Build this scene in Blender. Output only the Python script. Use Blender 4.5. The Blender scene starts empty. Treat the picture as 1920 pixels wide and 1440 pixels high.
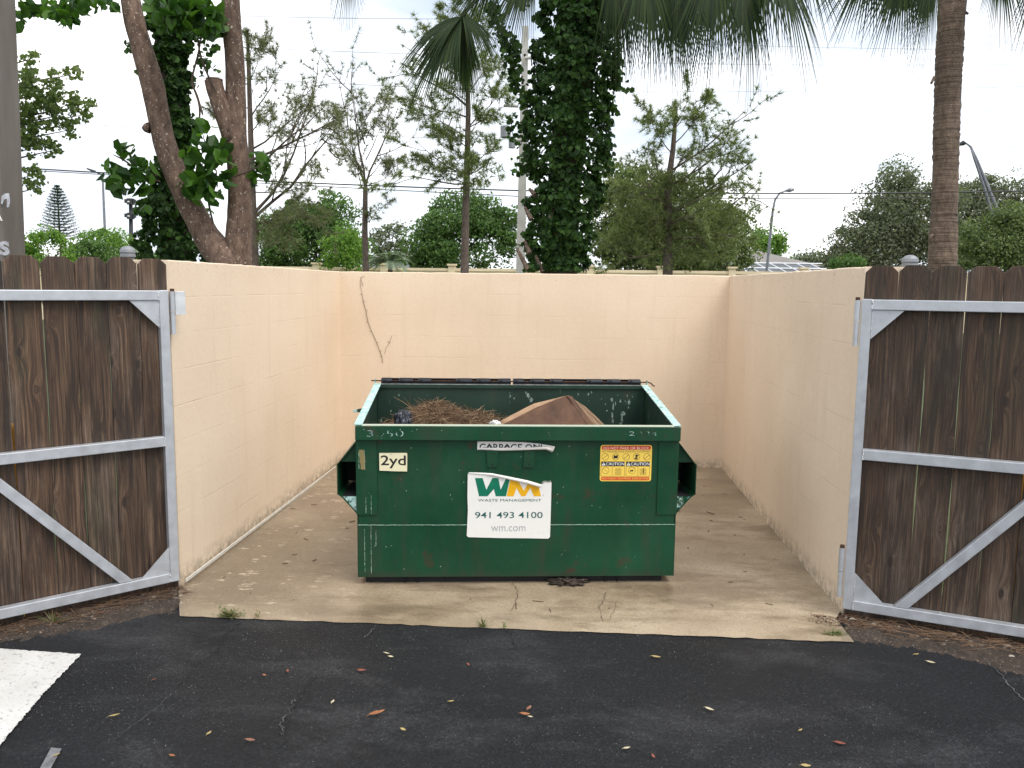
import bpy, math, random
import numpy as np
from mathutils import Vector, Matrix
R = math.radians
rnd = random.Random(7)
rs = np.random.RandomState(11)
scene = bpy.context.scene
COL = scene.collection

# ---------------------------------------------------------------- camera
F_PX = 1512.2            # focal length in pixels of a 1920 px wide picture
YAW, PITCH, ROLL = 0.0647, 0.1206, 0.0118
CAM = np.array([2.1713, -7.7081, 1.708])
def cam_axes():
    cy, sy = math.cos(YAW), math.sin(YAW)
    f = np.array([-sy, cy, 0]); r = np.array([cy, sy, 0]); u = np.array([0, 0, 1.])
    cp, sp = math.cos(PITCH), math.sin(PITCH)
    f2 = cp*f - sp*u; u2 = sp*f + cp*u
    cr, sr = math.cos(ROLL), math.sin(ROLL)
    return cr*r + sr*u2, -sr*r + cr*u2, f2
CR, CU, CF = cam_axes()
cd = bpy.data.cameras.new('camera'); co = bpy.data.objects.new('camera', cd); COL.objects.link(co)
cd.sensor_width = 36; cd.lens = F_PX/1920*36; cd.clip_start = 0.05; cd.clip_end = 2000
co.matrix_world = Matrix(((CR[0], CU[0], -CF[0], CAM[0]), (CR[1], CU[1], -CF[1], CAM[1]), (CR[2], CU[2], -CF[2], CAM[2]), (0, 0, 0, 1)))
scene.camera = co
def ray(x, y): return CF + (x-960)/F_PX*CR - (y-720)/F_PX*CU
def at(x, y, Y):
    """the place where the line of sight through a photo pixel meets the upright plane Y metres behind the back wall"""
    d = ray(x, y); t = (Y-CAM[1])/d[1]; return CAM + t*d
def gnd(x, y, z):
    d = ray(x, y); t = (z-CAM[2])/d[2]; return CAM + t*d

# ---------------------------------------------------------------- world, sun, exposure
SUN_EL, SUN_AZ = R(56), R(130)      # azimuth clockwise from +Y: right of the enclosure, a little to the front
w = bpy.data.worlds.new('World'); scene.world = w; w.use_nodes = True
nt = w.node_tree; nt.nodes.clear()
def wn(t, **k):
    n = nt.nodes.new(t)
    for a, b in k.items(): setattr(n, a, b)
    return n
sky = wn('ShaderNodeTexSky', sky_type='NISHITA', sun_disc=False, sun_elevation=SUN_EL, sun_rotation=SUN_AZ)
sky.air_density = 1.0; sky.dust_density = 1.5
geo = wn('ShaderNodeTexCoord')
mp = wn('ShaderNodeMapping'); mp.inputs['Scale'].default_value = (1, 1, 2.6); mp.inputs['Location'].default_value = (0.35, 0.2, 0.1)
nt.links.new(geo.outputs['Generated'], mp.inputs[0])
no = wn('ShaderNodeTexNoise'); no.inputs['Scale'].default_value = 2.3; no.inputs['Detail'].default_value = 7; no.inputs['Roughness'].default_value = .52
nt.links.new(mp.outputs[0], no.inputs['Vector'])
rp = wn('ShaderNodeValToRGB'); rp.color_ramp.elements[0].position = .36; rp.color_ramp.elements[1].position = .52
rp.color_ramp.elements[0].color = (.62, .62, .62, 1)
nt.links.new(no.outputs[0], rp.inputs[0])
# cloud brightness varies with a second noise
no2 = wn('ShaderNodeTexNoise'); no2.inputs['Scale'].default_value = 3.1; no2.inputs['Detail'].default_value = 6
nt.links.new(mp.outputs[0], no2.inputs['Vector'])
rp2 = wn('ShaderNodeValToRGB'); rp2.color_ramp.elements[0].position = .38; rp2.color_ramp.elements[1].position = .60
rp2.color_ramp.elements[0].color = (.52, .575, .65, 1); rp2.color_ramp.elements[1].color = (1.0, 1.0, 1.0, 1)
nt.links.new(no2.outputs[0], rp2.inputs[0])
mul = wn('ShaderNodeMix', data_type='RGBA', blend_type='MULTIPLY'); mul.inputs[0].default_value = 1
nt.links.new(rp2.outputs[0], mul.inputs[6]); mul.inputs[7].default_value = (10.5, 10.5, 10.6, 1)
mx = wn('ShaderNodeMix', data_type='RGBA')
nt.links.new(rp.outputs[0], mx.inputs[0]); nt.links.new(sky.outputs[0], mx.inputs[6]); nt.links.new(mul.outputs[2], mx.inputs[7])
bg = wn('ShaderNodeBackground'); bg.inputs[1].default_value = 0.1
nt.links.new(mx.outputs[2], bg.inputs[0])
nt.links.new(bg.outputs[0], wn('ShaderNodeOutputWorld').inputs[0])
sl = bpy.data.lights.new('sun', 'SUN'); sl.energy = 1.35; sl.angle = R(32); sl.color = (1, .95, .88)
so = bpy.data.objects.new('sun', sl); COL.objects.link(so)
sdir = Vector((math.sin(SUN_AZ)*math.cos(SUN_EL), math.cos(SUN_AZ)*math.cos(SUN_EL), math.sin(SUN_EL)))
so.rotation_euler = sdir.to_track_quat('Z', 'Y').to_euler(); so.location = (4, -10, 20)
scene.view_settings.view_transform = 'Standard'; scene.view_settings.look = 'None'
scene.view_settings.gamma = 1; scene.view_settings.exposure = 0.80

# ---------------------------------------------------------------- materials
class Mat:
    def __init__(s, name, color=(.5, .5, .5), rough=.6, metal=0, spec=.5):
        s.m = bpy.data.materials.new(name); s.m.use_nodes = True; s.nt = s.m.node_tree
        s.b = s.nt.nodes['Principled BSDF']; s.out = s.nt.nodes['Material Output']
        s.b.inputs['Base Color'].default_value = (*color, 1); s.b.inputs['Roughness'].default_value = rough
        s.b.inputs['Metallic'].default_value = metal; s.b.inputs['Specular IOR Level'].default_value = spec
    def n(s, t, **k):
        x = s.nt.nodes.new(t)
        for a, b in k.items(): setattr(x, a, b)
        return x
    def l(s, a, b): s.nt.links.new(a, b)
    def coord(s, kind='Object', scale=(1, 1, 1), loc=(0, 0, 0), rand=False):
        t = s.n('ShaderNodeTexCoord'); o = t.outputs[kind]
        if rand:
            oi = s.n('ShaderNodeObjectInfo'); a = s.n('ShaderNodeVectorMath', operation='MULTIPLY_ADD')
            c = s.n('ShaderNodeCombineXYZ')
            for i in range(3): s.l(oi.outputs['Random'], c.inputs[i])
            s.l(c.outputs[0], a.inputs[0]); a.inputs[1].default_value = (37, 53, 71); s.l(o, a.inputs[2]); o = a.outputs[0]
        m = s.n('ShaderNodeMapping'); m.inputs['Scale'].default_value = scale; m.inputs['Location'].default_value = loc
        s.l(o, m.inputs[0]); return m.outputs[0]
    def noise(s, vec, scale=5, detail=4, rough=.5, dist=0):
        x = s.n('ShaderNodeTexNoise'); x.inputs['Scale'].default_value = scale; x.inputs['Detail'].default_value = detail
        x.inputs['Roughness'].default_value = rough; x.inputs['Distortion'].default_value = dist
        s.l(vec, x.inputs['Vector']); return x.outputs[0]
    def ramp(s, fac, stops):
        x = s.n('ShaderNodeValToRGB'); e = x.color_ramp.elements
        while len(e) < len(stops): e.new(.5)
        for k, (p, c) in enumerate(stops):
            e[k].position = p; c = c if hasattr(c, '__len__') else (c, c, c); e[k].color = (*c[:3], 1)
        s.l(fac, x.inputs[0]); return x.outputs[0]
    def mix(s, fac, a, b, mode='MIX'):
        x = s.n('ShaderNodeMix', data_type='RGBA', blend_type=mode)
        for v, i in ((fac, 0), (a, 6), (b, 7)):
            if hasattr(v, 'links'): s.l(v, x.inputs[i])
            elif i == 0: x.inputs[0].default_value = v
            else: x.inputs[i].default_value = (*v[:3], 1) if hasattr(v, '__len__') else (v, v, v, 1)
        return x.outputs[2]
    def math(s, op, a, b=0., c=0., clamp=False):
        x = s.n('ShaderNodeMath', operation=op); x.use_clamp = clamp
        for i, v in enumerate((a, b, c)):
            if hasattr(v, 'links'): s.l(v, x.inputs[i])
            else: x.inputs[i].default_value = v
        return x.outputs[0]
    def xyz(s, vec):
        x = s.n('ShaderNodeSeparateXYZ'); s.l(vec, x.inputs[0]); return x.outputs
    def base(s, c): s.l(c, s.b.inputs['Base Color']); return s
    def rough(s, c): s.l(c, s.b.inputs['Roughness']); return s
    def bump(s, h, strength=.3, dist=.01):
        x = s.n('ShaderNodeBump'); x.inputs['Strength'].default_value = strength; x.inputs['Distance'].default_value = dist
        s.l(h, x.inputs['Height']); s.l(x.outputs[0], s.b.inputs['Normal']); return s

def plain(name, c, rough=.6, metal=0, var=.25, scale=8, bump=0, bscale=60):
    m = Mat(name, c, rough, metal); v = m.coord()
    n = m.noise(v, scale, 5)
    m.base(m.ramp(n, [(.3, [k*(1-var) for k in c]), (.7, [min(1, k*(1+var)) for k in c])]))
    if bump: m.bump(m.noise(v, bscale, 4), bump, .004)
    return m.m
def leafmat(name, cols, trans=.35, rough=.45):
    m = Mat(name, cols[0], rough, 0, .22)
    g = m.n('ShaderNodeNewGeometry')
    c = m.ramp(g.outputs['Random Per Island'], [(i/(len(cols)-1), k) for i, k in enumerate(cols)])
    v = m.coord(); c = m.mix(m.ramp(m.noise(v, 1.3, 3), [(.35, 0.0), (.65, .55)]), c, m.mix(.5, c, cols[-1]))
    m.base(c)
    t = m.n('ShaderNodeBsdfTranslucent'); m.l(m.mix(1., c, (1.5, 1.6, .7), 'MULTIPLY'), t.inputs[0])
    x = m.n('ShaderNodeMixShader'); x.inputs[0].default_value = trans
    m.l(m.b.outputs[0], x.inputs[1]); m.l(t.outputs[0], x.inputs[2]); m.l(x.outputs[0], m.out.inputs[0])
    return m.m

def mk_wall():
    m = Mat('cream_painted_block', (.8, .6, .4), .75); v = m.coord(); X = m.xyz(v)
    cb = m.n('ShaderNodeCombineXYZ'); m.l(m.math('ADD', X[0], X[1]), cb.inputs[0]); m.l(X[2], cb.inputs[1])
    wob = m.noise(v, 3, 3)
    br = m.n('ShaderNodeTexBrick'); m.l(cb.outputs[0], br.inputs['Vector'])
    for k, val in (('Scale', 1), ('Mortar Size', .005), ('Mortar Smooth', .8), ('Brick Width', .4064), ('Row Height', .2032)): br.inputs[k].default_value = val
    mort = br.outputs['Fac']
    # only the bed joints read, and only here and there
    fz = m.math('FRACT', m.math('ADD', m.math('DIVIDE', X[2], .2032), .5)); dz = m.math('ABSOLUTE', m.math('SUBTRACT', fz, .5))
    bed = m.math('SUBTRACT', 1, m.math('MULTIPLY', dz, 42), clamp=True)
    mask = m.ramp(m.noise(m.coord(scale=(1.6, 1.6, 5)), 1.7, 4, .6), [(.44, .0), (.66, .9)])
    bedm = m.math('MULTIPLY', bed, mask)
    n1 = m.noise(v, 1.1, 5); base = m.ramp(n1, [(.28, (.715, .570, .420)), (.5, (.765, .620, .465)), (.72, (.795, .655, .50))])
    base = m.mix(m.math('MULTIPLY', bedm, .38), base, (.52, .41, .28))
    # dirt along the foot and specks of mildew under the top
    foot = m.math('SUBTRACT', 1, m.math('MULTIPLY', X[2], 9), clamp=True)
    fm = m.math('MULTIPLY', foot, m.ramp(m.noise(v, 16, 6, .7), [(.42, 0), (.58, 1)]))
    base = m.mix(m.math('MULTIPLY', fm, .75), base, (.27, .23, .17))
    top = m.math('MULTIPLY', m.math('SUBTRACT', X[2], 1.70), 9, clamp=True)
    sp = m.ramp(m.noise(v, 45, 3, .6), [(.62, 0), (.68, 1)])
    base = m.mix(m.math('MULTIPLY', m.math('MULTIPLY', top, sp), .6), base, (.25, .18, .11))
    st = m.ramp(m.noise(m.coord(scale=(9, 9, .8)), 1.5, 5), [(.55, 0), (.75, .22)])
    base = m.mix(st, base, (.56, .43, .29))
    base = m.mix(1., base, m.ramp(m.noise(v, 34, 8, .8), [(.3, .93), (.7, 1.05)]), 'MULTIPLY')
    m.base(base)
    h = m.math('ADD', m.math('MULTIPLY', m.noise(v, 90, 6, .65), .35), m.math('MULTIPLY', bedm, -.4))
    h = m.math('ADD', h, m.math('MULTIPLY', mort, -.05))
    h = m.math('ADD', h, m.math('MULTIPLY', wob, 1.2))
    m.bump(h, .55, .006); return m.m
def mk_slab():
    m = Mat('tan_concrete', (.4, .32, .24), .62); v = m.coord(); X = m.xyz(v)
    a = m.noise(v, 1.0, 7, .62); base = m.ramp(a, [(.28, (.185, .138, .088)), (.42, (.32, .248, .165)), (.58, (.44, .352, .245)), (.8, (.55, .455, .335))])
    damp = m.ramp(m.noise(m.coord(scale=(.7, 2.0, 1), loc=(3, 1.3, 0)), 1.5, 8, .72), [(.47, 0), (.60, .75)])
    base = m.mix(damp, base, (.17, .125, .08))
    # darker damp concrete down the left, with pale dried leaf prints
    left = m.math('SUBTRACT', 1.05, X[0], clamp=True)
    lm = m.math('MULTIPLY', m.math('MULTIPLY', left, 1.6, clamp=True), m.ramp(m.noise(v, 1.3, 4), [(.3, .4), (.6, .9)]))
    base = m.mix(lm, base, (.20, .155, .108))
    wv = m.coord(scale=(9, 22, 1)); vo = m.n('ShaderNodeTexVoronoi'); vo.inputs['Scale'].default_value = 1.0
    d2 = m.n('ShaderNodeVectorMath', operation='ADD'); nn = m.n('ShaderNodeTexNoise'); nn.inputs['Scale'].default_value = 3; m.l(wv, nn.inputs['Vector'])
    m.l(wv, d2.inputs[0]); m.l(nn.outputs['Color'], d2.inputs[1]); m.l(d2.outputs[0], vo.inputs['Vector'])
    spots = m.ramp(vo.outputs['Distance'], [(.20, 1), (.30, 0)])
    keep = m.ramp(m.noise(v, 5.5, 2), [(.5, 0), (.56, 1)])
    sm = m.math('MULTIPLY', m.math('MULTIPLY', spots, keep), m.math('MULTIPLY', m.math('SUBTRACT', 1.35, X[0], clamp=True), 1.3, clamp=True))
    base = m.mix(m.math('MULTIPLY', sm, .85), base, (.52, .44, .33))
    fine = m.ramp(m.noise(v, 70, 7, .85), [(.34, .68), (.66, 1.2)])
    base = m.mix(1., base, fine, 'MULTIPLY')
    dirt = m.ramp(m.noise(v, 26, 5, .7), [(.66, 0), (.74, .7)]); base = m.mix(dirt, base, (.10, .08, .055))
    m.base(base); m.rough(m.mix(damp, m.mix(lm, m.ramp(a, [(.3, .30), (.6, .55)]), (.20, .20, .20)), (.24, .24, .24)))
    m.bump(m.noise(v, 160, 5, .7), .25, .003); return m.m
def mk_asphalt():
    m = Mat('sealed_asphalt', (.03, .031, .034), .6); v = m.coord()
    base = m.ramp(m.noise(v, 1.6, 5), [(.3, (.011, .012, .014)), (.7, (.018, .0195, .023))])
    sc = m.ramp(m.noise(m.coord(scale=(.8, 1.5, 1), loc=(2.3, .4, 0)), 1.9, 8, .68, .4), [(.50, 0), (.74, .8)])
    base = m.mix(sc, base, (.072, .073, .077))
    vo = m.n('ShaderNodeTexVoronoi'); vo.inputs['Scale'].default_value = 130; m.l(v, vo.inputs['Vector'])
    spk = m.ramp(vo.outputs['Distance'], [(.0, 1), (.30, 0)])
    sel = m.ramp(m.noise(v, 17, 6, .8), [(.53, 0), (.66, 1)])
    base = m.mix(m.math('MULTIPLY', m.math('MULTIPLY', spk, sel), .9), base, (.30, .31, .31))
    gr = m.ramp(m.noise(v, 62, 7, .85), [(.36, .30), (.5, .85), (.60, 1.6), (.68, 3.4)]); base = m.mix(1., base, gr, 'MULTIPLY')
    m.base(base); m.rough(m.ramp(m.noise(v, 3, 4), [(.3, .50), (.7, .72)])); m.b.inputs['Specular IOR Level'].default_value = .35
    h = m.math('ADD', m.math('MULTIPLY', m.noise(v, 75, 6, .8), 1.6), m.math('MULTIPLY', vo.outputs['Distance'], .8))
    m.bump(h, 1.0, .010); return m.m
def mk_wood():
    m = Mat('weathered_board', (.1, .07, .05), .8); v = m.coord(rand=True)
    X = m.xyz(v)
    # knots bend the grain around them
    kv = m.n('ShaderNodeCombineXYZ'); m.l(m.math('MULTIPLY', X[0], 6.2), kv.inputs[0]); m.l(m.math('MULTIPLY', X[2], 2.6), kv.inputs[1]); m.l(X[1], kv.inputs[2])
    vo = m.n('ShaderNodeTexVoronoi', voronoi_dimensions='2D'); vo.inputs['Scale'].default_value = 1.0; m.l(kv.outputs[0], vo.inputs['Vector'])
    kd = vo.outputs['Distance']
    gx = m.math('ADD', m.math('MULTIPLY', X[0], 96), m.math('MULTIPLY', m.math('POWER', m.math('SUBTRACT', 1, kd, clamp=True), 9), 6.5))
    gx = m.math('ADD', gx, m.math('MULTIPLY', m.noise(m.coord(rand=True, scale=(3, 3, .7)), 1.2, 2), 3.5))
    gc = m.n('ShaderNodeCombineXYZ'); m.l(gx, gc.inputs[0]); m.l(m.math('MULTIPLY', X[2], 1.6), gc.inputs[2]); m.l(X[1], gc.inputs[1])
    g = m.noise(gc.outputs[0], 1.0, 6, .62)
    fg = m.noise(m.coord(rand=True, scale=(260, 1, 5)), 1.0, 5, .7)
    col = m.ramp(g, [(.30, (.015, .008, .005)), (.43, (.050, .028, .016)), (.55, (.100, .060, .036)), (.70, (.20, .135, .088))])
    grey = m.ramp(m.noise(m.coord(rand=True, scale=(3.5, 3, 1.0)), 1.6, 6, .66), [(.49, 0), (.66, .7)])
    col = m.mix(grey, col, m.ramp(g, [(.3, (.075, .054, .040)), (.7, (.25, .195, .152))]))
    wet = m.ramp(m.noise(m.coord(rand=True, scale=(9, 3, .9), loc=(4, 2, 7)), 1.4, 6, .68), [(.50, 0), (.60, .75)])
    col = m.mix(wet, col, (.022, .012, .008))
    moss = m.ramp(m.noise(m.coord(rand=True, scale=(5, 3, .8), loc=(1, 8, 3)), 1.5, 5, .6), [(.55, 0), (.72, .55)])
    col = m.mix(moss, col, (.055, .055, .028))
    col = m.mix(m.math('MULTIPLY', m.ramp(fg, [(.38, 1), (.52, 0)]), .65), col, (.014, .009, .006))
    oi = m.n('ShaderNodeObjectInfo')
    col = m.mix(1., col, m.ramp(oi.outputs['Random'], [(0, (.62, .62, .62)), (1, (1.15, 1.06, .98))]), 'MULTIPLY')
    keep = m.ramp(m.noise(kv.outputs[0], .9, 0), [(.50, 0), (.53, 1)])
    kn = m.math('MULTIPLY', m.ramp(kd, [(.055, 1), (.10, 0)]), keep)
    col = m.mix(m.math('MULTIPLY', kn, .9), col, (.018, .011, .008))
    m.base(col); m.rough(m.ramp(g, [(.3, .55), (.7, .85)]))
    m.bump(m.math('ADD', m.math('MULTIPLY', g, 1), m.math('MULTIPLY', fg, .5)), .55, .004); return m.m
def mk_metal(name='galvanised_tube', c=(.50, .52, .55), metal=.45):
    m = Mat(name, c, .4, metal); v = m.coord()
    n = m.noise(v, 14, 6, .6); m.base(m.ramp(n, [(.3, [k*.80 for k in c]), (.7, [min(1, k*1.12) for k in c])]))
    sp = m.ramp(m.noise(v, 55, 3, .7), [(.70, 0), (.75, 1)])
    m.base(m.mix(m.math('MULTIPLY', sp, .5), m.ramp(n, [(.3, [k*.86 for k in c]), (.7, [min(1, k*1.10) for k in c])]), (.16, .15, .14)))
    m.rough(m.ramp(n, [(.3, .36), (.7, .55)])); m.bump(m.noise(v, 40, 4), .12, .003); return m.m
def mk_green(name, worn=0.0):
    m = Mat(name, (.012, .10, .055), .42); v = m.coord(); X = m.xyz(v)
    a = m.noise(v, 2.3, 6, .6)
    col = m.ramp(a, [(.3, (.003, .040, .017)), (.55, (.004, .055, .023)), (.75, (.006, .068, .030))])
    grime = m.ramp(m.noise(m.coord(scale=(7, 7, 1.1)), 1.6, 6, .62), [(.50, 0), (.72, .65)]); col = m.mix(grime, col, (.030, .040, .024))
    rust = m.ramp(m.noise(v, 5.2, 7, .7), [(.59, 0), (.68, .8)]); col = m.mix(rust, col, (.050, .030, .018))
    fade = m.ramp(m.noise(m.coord(scale=(1, 1, .5), loc=(9, 0, 2)), 3.2, 6, .65), [(.52, 0), (.75, .35)]); col = m.mix(fade, col, (.05, .085, .045))
    m.b.inputs['Specular IOR Level'].default_value = .3
    chip = m.ramp(m.noise(v, 60, 2, .5), [(.775, 0), (.785, 1)]); col = m.mix(m.math('MULTIPLY', chip, .8), col, (.40, .50, .42))
    scr = m.ramp(m.noise(m.coord(scale=(40, 40, 2.4), loc=(5, 0, 3)), 2, 4, .7), [(.70, 0), (.76, .35)]); col = m.mix(scr, col, (.16, .24, .18))
    foot = m.math('SUBTRACT', 1, m.math('MULTIPLY', X[2], 14), clamp=True)
    col = m.mix(m.math('MULTIPLY', foot, m.ramp(m.noise(v, 12, 5), [(.35, .2), (.6, .9)])), col, (.035, .030, .022))
    if worn:
        w1 = m.ramp(m.noise(v, 13, 6, .72), [(.60-worn*.3, 0), (.66-worn*.26, 1)])
        teal = m.ramp(m.noise(v, 30, 4), [(.3, (.22, .42, .38)), (.55, (.44, .62, .58)), (.75, (.66, .70, .60))])
        teal = m.mix(m.ramp(m.noise(v, 9, 5, .6), [(.60, 0), (.66, .8)]), teal, (.33, .17, .12))
        col = m.mix(w1, col, teal)
    m.base(col); m.rough(m.ramp(a, [(.3, .36), (.7, .55)]))
    m.bump(m.math('ADD', m.math('MULTIPLY', m.noise(v, 1.7, 3), 5.2), m.math('MULTIPLY', m.noise(v, 60, 4), .14)), .22, .012); return m.m
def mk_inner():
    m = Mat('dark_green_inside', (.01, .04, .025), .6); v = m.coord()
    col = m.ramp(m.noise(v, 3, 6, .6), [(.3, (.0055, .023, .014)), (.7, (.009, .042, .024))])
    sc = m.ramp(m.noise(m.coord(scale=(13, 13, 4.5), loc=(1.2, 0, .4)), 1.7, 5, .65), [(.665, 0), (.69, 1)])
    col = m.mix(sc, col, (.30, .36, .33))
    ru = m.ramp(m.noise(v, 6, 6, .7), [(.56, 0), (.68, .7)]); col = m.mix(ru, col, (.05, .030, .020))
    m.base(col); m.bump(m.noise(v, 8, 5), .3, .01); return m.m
def mk_sticker(name, c, edge=(.5, .33, .16)):
    m = Mat(name, c, .38); v = m.coord()
    n = m.ramp(m.noise(v, 9, 6, .65), [(.60, 0), (.78, .5)])
    fine = m.ramp(m.noise(v, 70, 4, .6), [(.70, 0), (.76, .35)])
    m.base(m.mix(fine, m.mix(n, c, [a*.5+b*.5 for a, b in zip(c, edge)]), edge)); m.bump(m.noise(v, 6, 3), .25, .01); return m.m
def mk_bark(name, c1, c2, spot=None, sc=(6, 6, 2.5), ring=False, bs=.8, bd=.02):
    m = Mat(name, c1, .85); v = m.coord(scale=sc)
    n = m.noise(v, 3, 7, .65); col = m.ramp(n, [(.3, c1), (.7, c2)]); h = n
    big = m.ramp(m.noise(m.coord(), 1.6, 4), [(.35, .7), (.65, 1.25)]); col = m.mix(1., col, big, 'MULTIPLY')
    if spot:
        s = m.ramp(m.noise(m.coord(scale=(1, 1, .7)), 48, 4, .62), [(.615, 0), (.655, .9)]); col = m.mix(s, col, spot)
    if ring:
        rg = m.noise(m.coord(scale=(1.2, 1.2, 42)), 1.0, 4, .6)
        fib = m.noise(m.coord(scale=(34, 34, 16)), 1, 5, .7)
        h = m.math('ADD', m.math('MULTIPLY', rg, 1.3), m.math('MULTIPLY', fib, 1.4))
        col = m.mix(m.ramp(rg, [(.38, .5), (.54, 0)]), col, [k*.38 for k in c1])
        col = m.mix(m.ramp(m.noise(m.coord(scale=(50, 50, 18)), 1, 4, .7), [(.62, 0), (.70, .8)]), col, (.34, .27, .21))
    m.base(col); m.bump(h, bs, bd); return m.m
def mk_grass():
    m = Mat('rough_grass_ground', (.06, .08, .03), .9); v = m.coord()
    m.base(m.ramp(m.noise(v, .6, 7, .7), [(.3, (.035, .055, .018)), (.55, (.07, .09, .03)), (.75, (.13, .11, .06))])); m.bump(m.noise(v, 20, 5), .8, .05); return m.m
def mk_dirt():
    m = Mat('litter_soil', (.06, .045, .03), .9); v = m.coord()
    c = m.ramp(m.noise(v, 14, 7, .72), [(.3, (.018, .013, .010)), (.55, (.055, .038, .028)), (.75, (.13, .10, .075))])
    sp = m.ramp(m.noise(v, 120, 3, .6), [(.64, 0), (.70, 1)]); c = m.mix(sp, c, (.42, .36, .28))
    m.base(c); m.bump(m.noise(v, 70, 5, .7), 1, .01); return m.m

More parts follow.
